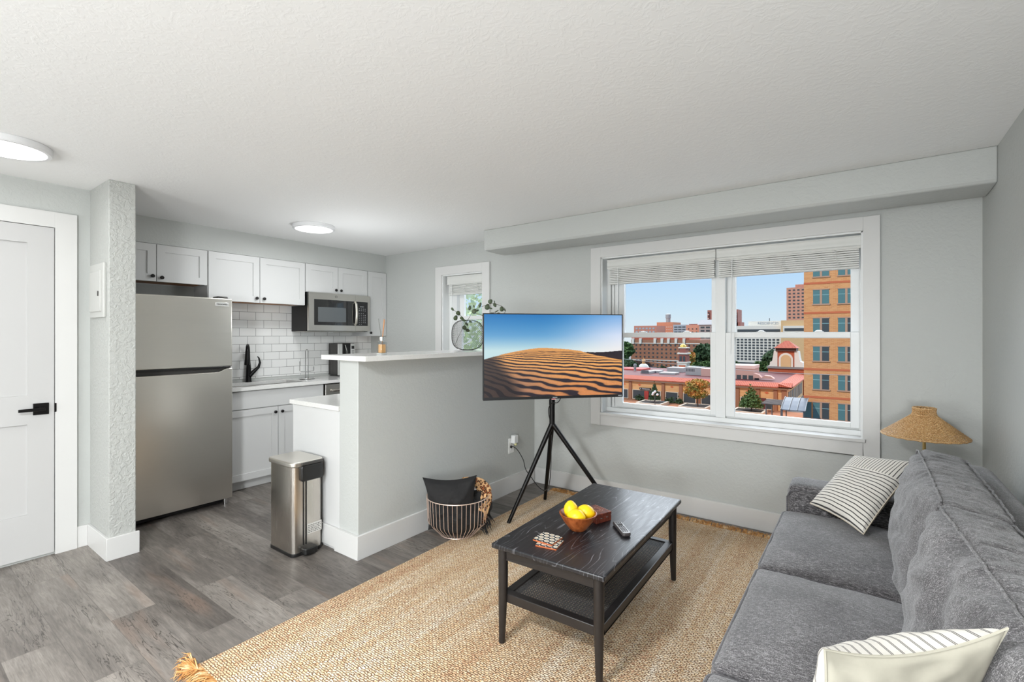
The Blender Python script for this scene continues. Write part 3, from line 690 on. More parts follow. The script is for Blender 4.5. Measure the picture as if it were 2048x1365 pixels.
# tripod
C = Vector((-1.862, 3.045, 0)); JZ = .70
tp = thing('tripod_stand', 'black steel tripod stand holding up the television', 'tv stand', (C.x, C.y, 0))
MB().cyl((C.x,C.y,JZ-.01), (C.x,C.y,.86), .0205, n=24).cyl((C.x,C.y,.86), (C.x,C.y,1.30), .0165, n=24).build('center_pole', BLACKM, tp)
MB().cyl((C.x,C.y,.845), (C.x,C.y,.885), .0225, n=24).build('height_collar', BLACKM, tp)
for fx_, fy_ in ((-2.063,2.776), (-2.12,3.355), (-1.40,3.25)):
    f = Vector((fx_, fy_, .012)); top = Vector((C.x, C.y, JZ+.01)); dd = (f-top)
    MB().cyl(top, f, .0185, .0135, 18).build('leg', BLACKM, tp)
bk = ctr+tn*-.0805
MB().tube([(C.x,C.y,1.20), (bk.x+(C.x-bk.x)*.5,bk.y+(C.y-bk.y)*.5,1.20), (bk.x,bk.y,1.20)], .018, 10).tube([(bk.x-tx.x*.15,bk.y-tx.y*.15,1.2),(bk.x+tx.x*.15,bk.y+tx.y*.15,1.2)], .014, 8).build('mount_arm', BLACKM, tp)
# power cable
P = [(-2.468,3.352,.395),(-2.44,3.35,.40),(-2.38,3.33,.385),(-2.30,3.30,.32),(-2.26,3.28,.25),(-2.18,3.25,.20),(-2.10,3.22,.155),(-2.03,3.20,.14),(-1.97,3.16,.18),(-1.92,3.10,.24),(-1.89,3.07,.34),(-1.885,3.07,.50),(-1.885,3.07,.66),(-1.885,3.03,.80),(-1.85,3.02,.86),(-1.78,2.98,.875),(-1.72,2.92,.91),(-1.69,2.87,.95)]
def spline(P, k=6):
    P = [Vector(p) for p in P]; out = []
    for i in range(len(P)-1):
        p0, p1, p2, p3 = P[max(i-1,0)], P[i], P[i+1], P[min(i+2,len(P)-1)]
        for j in range(k):
            t = j/k; out.append(.5*((2*p1)+(-p0+p2)*t+(2*p0-5*p1+4*p2-p3)*t*t+(-p0+3*p1-3*p2+p3)*t**3))
    return out+[P[-1]]
cb = MB().tube(spline(P), .0032, 8).build('television_cable', BLACKP); tag(cb, 'thin black power cord running from the wall outlet to the television', 'cord')
MB().sphere((-2.462,3.352,.395), (.010,.011,.012), 12, 8).build('plug', BLACKP, cb)

# ------------------------------------------------------------------ rug
RX0, RX1, RY0, RY1 = -2.205, -.26, .83, 3.585
n = 60
mb = MB(); mb.box(RX0, RX1, RY0, RY1, .001, .011)
rug = mb.build('jute_rug', RUG, bevel=.003); tag(rug, 'large woven tan jute rug with frayed ends under the coffee table', 'rug')
mb = MB()
for yb, sg in ((RY0, -1), (RY1, 1)):
    x = RX0
    while x < RX1:
        for q in range(4):
            L = random.uniform(.05, .10); dx_ = random.uniform(-.035, .035); z0 = random.uniform(.004, .012); xx = x+random.uniform(-.006,.006)
            mb.tube([(xx, yb-sg*.012, .008), (xx+dx_*.3, yb+sg*L*.35, z0+random.uniform(.004,.016)), (xx+dx_*.7, yb+sg*L*.7, z0+random.uniform(0,.012)), (xx+dx_, yb+sg*L, .003)], [.0026,.0022,.0017,.0006], 4)
        x += .0105
fr = mb.build('fringe', FRINGE, rug); fr['kind'] = 'stuff'
# clump of tangled tassels at the near left corner
mb = MB()
for q in range(60):
    a = random.uniform(-.2, 1.2); L = random.uniform(.08, .15); x0_ = RX0+random.uniform(-.01,.05); y0_ = RY0-.01
    mb.tube([(x0_, y0_, .012), (x0_-math.cos(a)*L*.4, y0_-math.sin(a)*L*.5, .03*random.random()+.01), (x0_-math.cos(a+.3)*L, y0_-math.sin(a)*L*.6, .004)], [.003,.0022,.0006], 4)
mb.build('corner_tassel', FRINGE, rug)

# ------------------------------------------------------------------ coffee table
TC = Vector((-1.070, 2.178, 0)); TA = math.radians(1.6)
ct = thing('coffee_table', 'black wooden coffee table with a woven cane lower shelf', 'coffee table', (TC.x, TC.y, .011), rz=TA)
TWx, TLy, TH = .265, .522, .439
MB().box(-TWx, TWx, -TLy, TLy, TH-.022, TH).build('table_top', TABLETOP, ct, bevel=.006, local=True, seg=3)
mb = MB(); a, l = TWx-.032, TLy-.032
mb.box(-a, a, -l, -l+.02, TH-.072, TH-.022); mb.box(-a, a, l-.02, l, TH-.072, TH-.022); mb.box(-a, -a+.02, -l, l, TH-.072, TH-.022); mb.box(a-.02, a, -l, l, TH-.072, TH-.022)
mb.build('apron', BLKWOOD, ct, bevel=.002, local=True)
for sx in (-1, 1):
    for sy in (-1, 1):
        MB().tube([(sx*(a-.006),sy*(l-.006),TH-.022),(sx*(a-.006),sy*(l-.006),TH-.2),(sx*(a-.002),sy*(l-.002),0)], [.0215,.0205,.0135], 20).build('leg', BLKWOOD, ct, local=True)
mb = MB(); sz0, sz1 = .176, .216; fw = .034
mb.box(-a, a, -l+.01, -l+.01+fw, sz0, sz1); mb.box(-a, a, l-.01-fw, l-.01, sz0, sz1); mb.box(-a, -a+fw, -l+.01+fw, l-.01-fw, sz0, sz1); mb.box(a-fw, a, -l+.01+fw, l-.01-fw, sz0, sz1)
sh = mb.build('shelf_frame', BLKWOOD, ct, bevel=.003, local=True)
mb = MB(); X0, X1, Y0, Y1, zc = -a+fw-.004, a-fw+.004, -l+.01+fw-.004, l-.01-fw+.004, sz1-.008
def strip(p, q, w, dz): # flat cane strand
    p, q = Vector(p), Vector(q); d = (q-p).normalized(); s_ = Vector((-d.y, d.x, 0))*w
    mb.add([p-s_+Vector((0,0,dz)), q-s_+Vector((0,0,dz)), q+s_+Vector((0,0,dz)), p+s_+Vector((0,0,dz)), p-s_+Vector((0,0,dz-.0012)), q-s_+Vector((0,0,dz-.0012)), q+s_+Vector((0,0,dz-.0012)), p+s_+Vector((0,0,dz-.0012))],
           [(0,1,2,3),(7,6,5,4),(0,4,5,1),(1,5,6,2),(2,6,7,3),(3,7,4,0)])
pt = .0135
x = X0
while x < X1: strip((x,Y0,zc),(x,Y1,zc),.0011,0); strip((x+.0034,Y0,zc),(x+.0034,Y1,zc),.0011,0); x += pt
y = Y0
while y < Y1: strip((X0,y,zc),(X1,y,zc),.0011,.0015); strip((X0,y+.0034,zc),(X1,y+.0034,zc),.0011,.0015); y += pt
for sg in (1, -1):
    k = -(Y1-Y0) if sg > 0 else 0
    s0 = X0-(Y1-Y0)
    while s0 < X1:
        # line x = s0 + t , y = Y0 + t (sg>0) or Y1 - t
        t0 = max(0, X0-s0); t1 = min(Y1-Y0, X1-s0)
        if t1 > t0+.002:
            ya, yb = (Y0+t0, Y0+t1) if sg > 0 else (Y1-t0, Y1-t1)
            strip((s0+t0,ya,zc),(s0+t1,yb,zc),.0008,.0028)
        s0 += pt
cn = mb.build('cane_webbing', CANE, sh, smooth=False, local=True)
TT = .011+TH   # table top height
# wooden bowl with three lemons
bc = Vector((-1.083, 2.003, TT))
bl = thing('wooden_bowl', 'round brown wooden bowl holding lemons on the coffee table', 'bowl', bc)
MB().lathe([(.001,.003),(.032,.0),(.034,.001),(.042,.008),(.068,.042),(.087,.076),(.088,.079),(.083,.080),(.060,.046),(.035,.016),(.001,.012)], bc, 56, capb=False, capt=False).build('shell', BOWLW, bl)
def lemon(c, ax, label):
    mb = MB().sphere((0,0,0), (.0335,.0335,.0405), 28, 22, lambda d: (1+.55*max(0, abs(d.z)-.86))*(1+.010*noise.noise(d*9)))
    q = Vector((0,0,1)).rotation_difference(Vector(ax).normalized()); mb.xf(Matrix.Translation(c) @ q.to_matrix().to_4x4())
    o = mb.build('lemon', LEMON); tag(o, label, 'lemon', 'lemons in the wooden bowl')
lemon((bc.x-.036, bc.y-.004, TT+.085), (-.15,.1,1), 'lemon standing on end at the left of the wooden bowl')
lemon((bc.x+.010, bc.y-.034, TT+.072), (1,.3,-.1), 'lemon lying in front, nearest the rim of the wooden bowl')
lemon((bc.x+.026, bc.y+.034, TT+.076), (.9,.5,-.5), 'lemon at the right of the bowl, beside the carved box')
# carved box
bx = thing('carved_box', 'small dark carved wooden box behind the bowl', 'box', (-1.072, 2.172, TT), rz=math.radians(-20))
bo = MB().box(-.06,.052,-.050,.050,0,.030).build('box_body', CARVED, bx, bevel=.002, local=True)
ld = MB().box(-.061,.053,-.051,.051,.0305,.045).build('lid', CARVED, bx, bevel=.003, local=True)
mb = MB()
for r_ in (.016,.030):
    mb.tube([(-.004+r_*1.15*math.cos(k*PI/14), r_*math.sin(k*PI/14), .0455) for k in range(28)], .0014, 5, closed=True)
for k in range(12): a_ = k*PI/6; mb.sphere((-.004+.024*math.cos(a_), .022*math.sin(a_), .0452), (.004,.004,.0022), 8, 5)
for k in range(9):
    for s_ in (-1,1): mb.sphere((-.052+.012*k, s_*.042, .0452), (.0035,.0035,.002), 8, 5)
mb.build('carving', plain('carving_light', (150,110,96), .5), ld, local=True)
for y_ in (-.018,.018): MB().tube([(.053,y_-.007,.024),(.057,y_-.005,.024),(.057,y_+.005,.024),(.053,y_+.007,.024)], .0014, 6).build('metal_staple', BRASS if y_ > 9 else CHROME, bo, local=True)
# remote
rm = thing('remote_control', 'slim dark remote control with black buttons on the coffee table', 'remote', (-.914, 2.112, TT), rz=math.atan2(.109,-.099)-PI/2)
MB().prism(rrect(-.021,.021,-.075,.075,.014), 2, .002, .017).build('casing', plain('remote_grey', (66,62,62), .35), rm, bevel=.004, local=True, seg=3)
mb = MB().prism(rrect(-.018,.018,-.072,.055,.010), 2, .0168, .0182).build('face_plate', plain('remote_face', (150,150,150), .3, .3), rm, local=True)
bt = MB()
for r_ in range(7):
    if r_ in (4,): continue
    for c_ in (-1,0,1): bt.prism(rrect(c_*.010-.0036,c_*.010+.0036,-.050+.0165*r_-.0045,-.050+.0165*r_+.0045,.002,3), 2, .018, .0195)
bt.tube([(.011*math.cos(k*PI/12), .017+.009*math.sin(k*PI/12), .0186) for k in range(24)], .0018, 6, closed=True)
bt.build('buttons', BLACKP, rm, local=True)
# coasters
def mk_coaster():
    x = N('coaster_pattern'); br = x.n('ShaderNodeTexBrick'); br.offset = .5
    vor = x.n('ShaderNodeTexVoronoi', feature='F1'); 
    def cell(px_, py_):
        return None
    c = x.coord(); s = x.n('ShaderNodeSeparateXYZ'); x.l(c, s.inputs[0])
    U = x.math('MULTIPLY', s.outputs[0], 36); V = x.math('MULTIPLY', s.outputs[1], 44)
    row = x.math('FLOOR', V); off = x.math('MULTIPLY', x.math('MODULO', x.math('ADD', row, 100), 2), .5)
    fu = x.math('SUBTRACT', x.math('FRACT', x.math('ADD', U, off)), .5); fv = x.math('SUBTRACT', x.math('FRACT', V), .5)
    d = x.math('SQRT', x.math('ADD', x.math('MULTIPLY', fu, fu), x.math('MULTIPLY', x.math('MULTIPLY', fv, fv), 1.1)))
    m = x.ramp(d, [(.0, lin(200,176,146)), (.27, lin(212,196,170)), (.34, lin(232,230,222)), (.42, lin(232,230,222)), (.45, lin(34,36,38))])
    lm = x.ramp(x.math('ADD', fu, x.math('MULTIPLY', fv, .8)), [(.30, G1(0)), (.34, G1(1))])
    x.base(x.mix(x.math('MULTIPLY', lm, .0), m, lin(48,48,50))); x.set(.4); return x.m
CO = mk_coaster(); COW = plain('coaster_wood', (176,92,50), .5)
def coaster(cx_, cy_, z, rz, label):
    t = thing('coaster', label, 'coaster', (cx_, cy_, z), rz=rz, group='coasters stacked on the coffee table')
    MB().box(-.048,.048,-.048,.048,0,.0062).build('backing', COW, t, bevel=.001, local=True)
    MB().box(-.0475,.0475,-.0475,.0475,.0060,.0095).build('inlay_face', CO, t, bevel=.0006, local=True)
coaster(-1.106, 1.790, TT, math.radians(10), 'bottom coaster of the pair, its patterned corner sticking out underneath')
coaster(-1.125, 1.805, TT+.0098, math.radians(0), 'top coaster of the pair, with black and cream leaf pattern')

# ------------------------------------------------------------------ wire basket with pillow and throws
BC = Vector((-2.247, 2.445, .0))
bk_ = thing('wire_basket', 'round rose gold wire basket on the floor against the half wall', 'basket', BC)
R0, R1, HB = .212, .122, .268
MB().tube([(BC.x+R0*math.cos(k*PI/40), BC.y+R0*math.sin(k*PI/40), HB) for k in range(80)], .0034, 8, closed=True).build('top_ring', ROSEGOLD, bk_)
MB().tube([(BC.x+R1*math.cos(k*PI/32), BC.y+R1*math.sin(k*PI/32), .0145) for k in range(64)], .0034, 8, closed=True).build('bottom_ring', ROSEGOLD, bk_)
for k in range(44):
    a_ = 2*PI*k/44; ca_, sa_ = math.cos(a_), math.sin(a_)
    MB().tube([(BC.x+R0*ca_,BC.y+R0*sa_,HB),(BC.x+(R0-.008)*ca_,BC.y+(R0-.008)*sa_,.11),(BC.x+(R0-.016)*ca_,BC.y+(R0-.016)*sa_,.092),(BC.x+R1*ca_,BC.y+R1*sa_,.0145)], .0020, 6).build('wire', ROSEGOLD, bk_)
MB().lathe([(.001,.012),(R1,.012),(R1,.014),(.001,.014)], (BC.x,BC.y,0), 40, capb=False, capt=False).build('base_plate', ROSEGOLD, bk_)

def quad_patch(corners, th, pin=.08, n=30, ws=.004, wf=7, ear=.45, seed=0, flip=1, droop=0):
    P1, P2, P3, P4 = [Vector(c) for c in corners]
    nrm = ((P2-P1).cross(P4-P1)+(P3-P4).cross(P3-P2)).normalized()*flip
    vs, uv, fs = [], [], []
    for j in range(n+1):
        for i in range(n+1):
            u, v = i/n*2-1, j/n*2-1
            uu = u*(1-pin*(1-v*v)); vv = v*(1-pin*(1-u*u))
            a_, b_ = (uu+1)/2, (vv+1)/2
            p = P1*(1-a_)*(1-b_)+P2*a_*(1-b_)+P3*a_*b_+P4*(1-a_)*b_
            h = th*(max(0,(1-u*u))*max(0,(1-v*v)))**ear
            w_ = noise.noise(Vector((u*wf+seed, v*wf, seed)))*ws+noise.noise(Vector((u*wf*.4, v*wf*.4, seed+9)))*ws*2
            e = min(1, (1-abs(u))*6, (1-abs(v))*6)
            vs.append(tuple(p+nrm*(h+w_*e))); uv.append((i/n, j/n))
    for j in range(n):
        for i in range(n):
            q = j*(n+1)+i; fs.append((q,q+1,q+n+2,q+n+1) if flip > 0 else (q,q+n+1,q+n+2,q+1))
    mb = MB(); mb.v = vs; mb.f = fs; mb.uv = uv; return mb, nrm
def pillow(name, label, corners, thf, thb, mf, mbk, cat='pillow', group=None, loc=None, **kw):
    c = sum((Vector(q) for q in corners), Vector())/4
    t = thing(name, label, cat, tuple(c), group=group)
    a_, _ = quad_patch(corners, thf, **kw); a_.build('front_cover', mf, t)
    b_, _ = quad_patch(corners, thb, flip=-1, **{**kw, 'seed': kw.get('seed',0)+5}); b_.build('back_cover', mbk, t)
    P = [Vector(q) for q in corners]; pin = kw.get('pin', .08); pts = []
    for s_ in range(4):
        A, B = P[s_], P[(s_+1) % 4]; cc = c
        for k in range(12):
            f = k/12*2-1; q = A.lerp(B, k/12); mid = (P[(s_+2) % 4].lerp(P[(s_+3) % 4], 1-k/12)); q = q.lerp(mid, pin*(1-f*f)/2); pts.append(q)
    MB().tube(pts, .0022, 6, closed=True).build('seam', mbk, t)
    return t
BLKF = plain('black_cotton', (26,25,26), .85, 0, .3, 300, Sheen_Weight=.0)
pillow('throw_pillow', 'plain black throw pillow standing in the wire basket', [(-2.37,2.285,.05),(-2.10,2.475,.05),(-2.105,2.475,.418),(-2.392,2.255,.405)], .115, .08, BLKF, BLKF, pin=.15, ws=.008, ear=.42, seed=3)
def mk_leopard():
    x = N('leopard_fabric'); c = x.coord(); v = x.n('ShaderNodeTexVoronoi', feature='F1'); v.inputs['Scale'].default_value = 52; x.l(c, v.inputs['Vector'])
    d = v.outputs['Distance']; col = x.ramp(d, [(.0, lin(150,84,44)), (.26, lin(166,92,48)), (.34, lin(44,28,22)), (.46, lin(52,34,24)), (.52, lin(206,160,112)), (1, lin(222,182,136))]); x.base(col); x.set(.9); return x.m
LEO = mk_leopard()
def drape(path, wid, m, parent, name, th=.012, n=14, amp=.012, seed=0):
    P = spline(path, 8); mb = MB(); vs, fs = [], []
    for i, p in enumerate(P):
        t_ = (P[min(i+1,len(P)-1)]-P[max(i-1,0)]).normalized(); s_ = t_.cross(Vector((0,0,1)));
        if s_.length < .1: s_ = Vector(wid).normalized()
        s_ = Vector(wid)
        for j in range(n+1):
            f = j/n-.5; q = p+s_*f; nn = s_.normalized().cross(t_); k = noise.noise(Vector((i*.16, f*5, seed)))*amp+math.sin(f*17+i*.12)*amp*.5
            vs.append(tuple(q+nn*k))
    for i in range(len(P)-1):
        for j in range(n): q = i*(n+1)+j; fs.append((q,q+1,q+n+2,q+n+1))
    mb.v = vs; mb.f = fs; o = mb.build(name, m, parent); md = o.modifiers.new('thick', 'SOLIDIFY'); md.thickness = th; return o
lt = thing('leopard_throw', 'leopard print throw stuffed in the wire basket behind the black pillow', 'throw blanket', (-2.2, 2.56, .05))
drape([(-2.32,2.50,.10),(-2.32,2.46,.27),(-2.29,2.48,.335),(-2.25,2.53,.352),(-2.20,2.565,.345),(-2.15,2.58,.315),(-2.11,2.575,.275),(-2.085,2.55,.235),(-2.08,2.51,.18),(-2.09,2.49,.10)], (.060,.052,0), LEO, lt, 'folded_cloth', .016, amp=.012)
bt_ = thing('black_throw', 'crumpled black throw filling the right side of the wire basket', 'throw blanket', (-2.2, 2.45, .02))
lump = lambda d: 1+.16*noise.noise(d*2.6+Vector((4,1,2)))+.07*noise.noise(d*8)
MB().sphere((BC.x-.005, BC.y+.0, .145), (.185,.185,.130), 48, 30, lump).build('folded_cloth', plain('black_knit', (30,29,29), .9, 0, .4, 150), bt_)
MB().sphere((BC.x+.10, BC.y+.11, .185), (.085,.082,.10), 32, 20, lump).build('cloth_bulge', plain('black_knit_bulge', (32,31,31), .9, 0, .4, 150), bt_)
mb = MB()
for q in range(46):
    a_ = random.uniform(.15, .75); rr_ = .168+random.uniform(0,.05); p = Vector((BC.x+rr_*math.cos(a_), BC.y+rr_*math.sin(a_), random.uniform(.05,.16)))
    mb.tube([(BC.x+.15*math.cos(a_),BC.y+.15*math.sin(a_),p.z+.01), p, (p.x+random.uniform(0,.03), p.y+random.uniform(-.01,.03), max(.018, p.z-random.uniform(.03,.08)))], [.003,.003,.0015], 5)
f_ = mb.build('fringe', BLKF, bt_); f_['kind'] = 'stuff'

# ------------------------------------------------------------------ wire vase with eucalyptus on the bar
VC = Vector((-2.690, 3.045, 1.360)); vr = Vector((.749,.662,0)).normalized(); vd = Vector((-.662,.749,0)).normalized()
vs_ = thing('wire_vase', 'rounded black wire mesh vase on the raised bar by the small window', 'vase', (VC.x, VC.y, 1.234))
def sup(a_, rx, rz, p=3.0): c_, s_ = math.cos(a_), math.sin(a_); return (rx*abs(c_)**(2/p)*(1 if c_ >= 0 else -1), rz*abs(s_)**(2/p)*(1 if s_ >= 0 else -1))
def vpt(x_, z_, d_): return VC+vr*x_+vd*d_+Vector((0,0,z_))
VB = plain('vase_black_wire', (52,50,48), .5, .3)
MB().tube([vpt(*sup(k*PI/36,.131,.1235), 0) for k in range(72)], .0030, 8, closed=True).build('rim_ring', VB, vs_)
def vsurf(x_, z_, sg):
    h = max(0, 1-(abs(x_)/.131)**3-(abs(z_)/.1235)**3); return vpt(x_, z_, sg*.055*h**.5)
def ms(sg, fam):
    mb = MB()
    for k in range(-34, 35):
        pts = []
        for j in range(41):
            z_ = -.1235+.247*j/40; x_ = k*.0085+(z_*.42*fam)
            if abs(x_) < .131 and (abs(x_)/.131)**3+(abs(z_)/.1235)**3 <= 1: pts.append(vsurf(x_, z_, sg))
        if len(pts) > 1: mb.tube(pts, .00055, 4, cap=False)
    return mb
for sg in (1, -1): 
    m1 = ms(sg, 1); m2 = ms(sg, -1); m1.add(m2.v, m2.f); m1.build('mesh_wall', VB, vs_)
mb = MB()
for k in range(-13, 14):
    z_ = k*.0088
    if abs(z_) < .118:
        xe = .131*(max(0, 1-(abs(z_)/.1235)**3))**(1/3)
        for s_ in (-1, 1): mb.tube([vpt(s_*xe, z_, 0), vsurf(s_*(xe-.018), z_, -1)], .0012, 5); mb.tube([vpt(s_*xe, z_, 0), vsurf(s_*(xe-.018), z_, 1)], .0012, 5)
mb.build('side_rib', VB, vs_)
MB().tube([vpt(.045*math.cos(k*PI/16), -.1235, .03*math.sin(k*PI/16)) for k in range(32)], .0022, 6, closed=True).build('foot_ring', VB, vs_)
eu = thing('eucalyptus_branch', 'cut eucalyptus branches with round grey green leaves standing in the wire vase', 'branch', (VC.x, VC.y, 1.25))
def vp(px_, py_, d_=0):  # offsets in mm-like units around the vase centre
    k = 4.05/965; return vpt((px_-935)*k*1.03, -(py_-670.5)*k-.001, d_)
STM = plain('stem_brown', (66,60,44), .7); LF = plain('eucalyptus_leaf', (92,104,82), .6, 0, .25, 40, Specular_IOR_Level=.3); LFD = plain('eucalyptus_leaf_dark', (72,84,58), .6, 0, .25, 40, Specular_IOR_Level=.3)
stems = [[(911,690,0),(920,668,.01),(931,648,0),(939,634,-.01),(943,627,-.02),(950,619,-.03),(965,613,-.04),(983,607,-.05)], [(944,627,-.02),(958,629,-.03),(968,633,-.03),(984,626,-.05),(994,622,-.06)], [(931,648,0),(927,637,.01),(917,627,.02),(908,620,.02)], [(983,607,-.05),(1000,613,-.06),(1008,621,-.06),(1004,629,-.06)], [(931,648,0),(934,640,0),(943,644,.01)]]
MB_ = MB()
for s_ in stems: MB_.tube(spline([vp(*p) for p in s_], 5), .0017, 6)
MB_.build('stems', STM, eu)
LV = [(906,619,.016,.010,-50,0),(917,627,.020,.018,-50,1),(912,636,.022,.017,70,1),(924,637,.017,.013,-20,1),(928,641,.019,.009,-10,1),(941,644,.016,.006,-8,1),(939,616,.020,.013,80,0),(948,623,.023,.020,40,0),(954,621,.014,.009,20,0),(959,610,.021,.012,65,0),(947,613,.012,.006,110,0),(973,614,.026,.021,75,0),(980,617,.014,.007,-20,0),(979,603,.021,.018,45,0),(988,610,.018,.014,-60,0),(987,604,.012,.004,100,0),(1001,618,.022,.017,95,0),(1006,619,.016,.006,-45,0),(982,628,.020,.012,5,0),(995,628,.016,.012,10,0),(929,656,.021,.017,-50,1),(935,661,.019,.014,-20,1),(934,649,.014,.009,-60,1),(965,632,.013,.006,-50,0),(991,623,.020,.005,32,0)]
for px_, py_, l_, w_, an, dk in LV:
    c_ = vp(px_, py_, random.uniform(-.03,.01)); a_ = math.radians(an); ux = vr*math.cos(a_)+Vector((0,0,1))*math.sin(a_); uy = (-vr*math.sin(a_)+Vector((0,0,1))*math.cos(a_)); un = ux.cross(uy)
    mb = MB(); R_ = 14; vs, fs = [tuple(c_+un*.003)], []
    for k in range(R_): q = 2*PI*k/R_; vs.append(tuple(c_+ux*l_*math.cos(q)+uy*w_*math.sin(q)*(1-.2*math.cos(q))+un*(-.002*math.cos(2*q))))
    for k in range(R_): fs.append((0, 1+k, 1+(k+1) % R_))
    mb.v = vs; mb.f = fs; o = mb.build('leaf', LFD if dk else LF, eu); md = o.modifiers.new('thick', 'SOLIDIFY'); md.thickness = .0008

# ------------------------------------------------------------------ sofa
def cushion(hx, hy, hz, r, n=(20,30,8), puff=(0,0,0,0), wr=None):
    """rounded box centred on origin; puff: outward swelling of +x,-x,+z faces; wr: displacement function"""
    mb = MB(); idx = {}; H_ = Vector((hx,hy,hz))
    def vid(p):
        k = (round(p.x,5), round(p.y,5), round(p.z,5))
        if k in idx: return idx[k]
        q = Vector((max(-hx+r,min(hx-r,p.x)), max(-hy+r,min(hy-r,p.y)), max(-hz+r,min(hz-r,p.z)))); d = p-q
        nn = d.normalized() if d.length > 1e-9 else Vector((0,0,0)); o_ = q+nn*r
        a_, b_, c_ = p.x/hx, p.y/hy, p.z/hz
        g = lambda t: max(0, 1-t*t)
        f = lambda t: max(0, 1-abs(t)**3)
        if a_ > 0: o_.x += puff[0]*f(b_)*f(c_)*max(0, nn.x)
        else: o_.x -= puff[1]*f(b_)*f(c_)*max(0, -nn.x)
        if c_ > 0: o_.z += puff[2]*f(a_)*f(b_)*max(0, nn.z)
        o_.y += puff[3]*g(a_)*g(c_)*nn.y
        if wr: o_ += nn*wr(Vector((a_,b_,c_)), o_, nn)
        idx[k] = len(mb.v); mb.v.append(tuple(o_)); return idx[k]
    nx, ny, nz = n
    def grid(fn, na, nb, flip):
        for i in range(na):
            for j in range(nb):
                c_ = [vid(fn(i/na*2-1, j/nb*2-1)), vid(fn((i+1)/na*2-1, j/nb*2-1)), vid(fn((i+1)/na*2-1, (j+1)/nb*2-1)), vid(fn(i/na*2-1, (j+1)/nb*2-1))]
                mb.f.append(tuple(c_ if not flip else c_[::-1]))
    grid(lambda a,b: Vector((a*hx,b*hy,hz)), nx, ny, False); grid(lambda a,b: Vector((a*hx,b*hy,-hz)), nx, ny, True)
    grid(lambda a,b: Vector((hx,a*hy,b*hz)), ny, nz, False); grid(lambda a,b: Vector((-hx,a*hy,b*hz)), ny, nz, True)
    grid(lambda a,b: Vector((a*hx,hy,b*hz)), nx, nz, True); grid(lambda a,b: Vector((a*hx,-hy,b*hz)), nx, nz, False)
    return mb
sf = thing('sofa', 'long heather grey fabric sofa with loose back cushions along the right wall', 'sofa', (.05, 1.72, 0))
SY0, SY1 = .42, 2.985
cushion(.365, (SY1-SY0)/2-.02, .10, .02, (6,10,3)).xf(Matrix.Translation((.055,(SY0+SY1)/2,.205))).build('base_frame', SOFA, sf)
cushion(.055, (SY1-SY0)/2-.005, .335, .045, (10,24,14)).xf(Matrix.Translation((.375,(SY0+SY1)/2,.455)) @ Matrix.Rotation(math.radians(4),4,'Y')).build('back_frame', SOFA, sf)
for y in (SY1-.100, SY0+.100):
    ar = cushion(.365, .100, .245, .035, (20,8,12)).xf(Matrix.Translation((.045,y,.365))).build('arm', SOFA, sf)
    for s_ in (-1, 1):
        yy = y+s_*.098; MB().tube([(.38,yy,.585),(-.27,yy,.585),(-.305,yy,.572),(-.318,yy,.545),(-.318,yy,.14)], .0042, 7).build('piping', PIPING, ar)
for sx in (-.27, .36):
    for sy in (SY0+.08, SY1-.08): MB().cyl((sx,sy,.13),(sx,sy,.0115 if sx < 0 else .001),.024,.017,16).build('foot', BLKWOOD, sf)
SEATS = [(2.045, 2.780), (1.345, 2.040), (.625, 1.340)]
for i, (a_, b_) in enumerate(SEATS):
    hy_ = (b_-a_)/2-.001; hx_ = .272; cx_, cz_ = -.064, .390
    def wr(u, o_, nn, i=i): return .0035*noise.noise(Vector((u.x*2.2+i*5, u.y*3, u.z)))+.0014*noise.noise(Vector((u.x*9, u.y*7+i, 2)))
    s_ = cushion(hx_, hy_, .090, .026, (34,46,10), (0,0,.040,0), wr).xf(Matrix.Translation((cx_,(a_+b_)/2,cz_))).build('seat_cushion', SOFA, sf)
    def loop(z, inset=.0, r=.03, up=0):
        pts = []
        for (qx, qy) in rrect(-hx_+.004, hx_-.004, -hy_+.004, hy_-.004, r, 6): pts.append((cx_+qx, (a_+b_)/2+qy, z))
        return pts
    MB().tube(loop(cz_+.080), .0046, 7, closed=True).build('piping', PIPING, s_)
    MB().tube(loop(cz_-.080), .0046, 7, closed=True).build('piping', PIPING, s_)
BACKS = [(1.835, 2.700), (.985, 1.845), (.45, .995)]
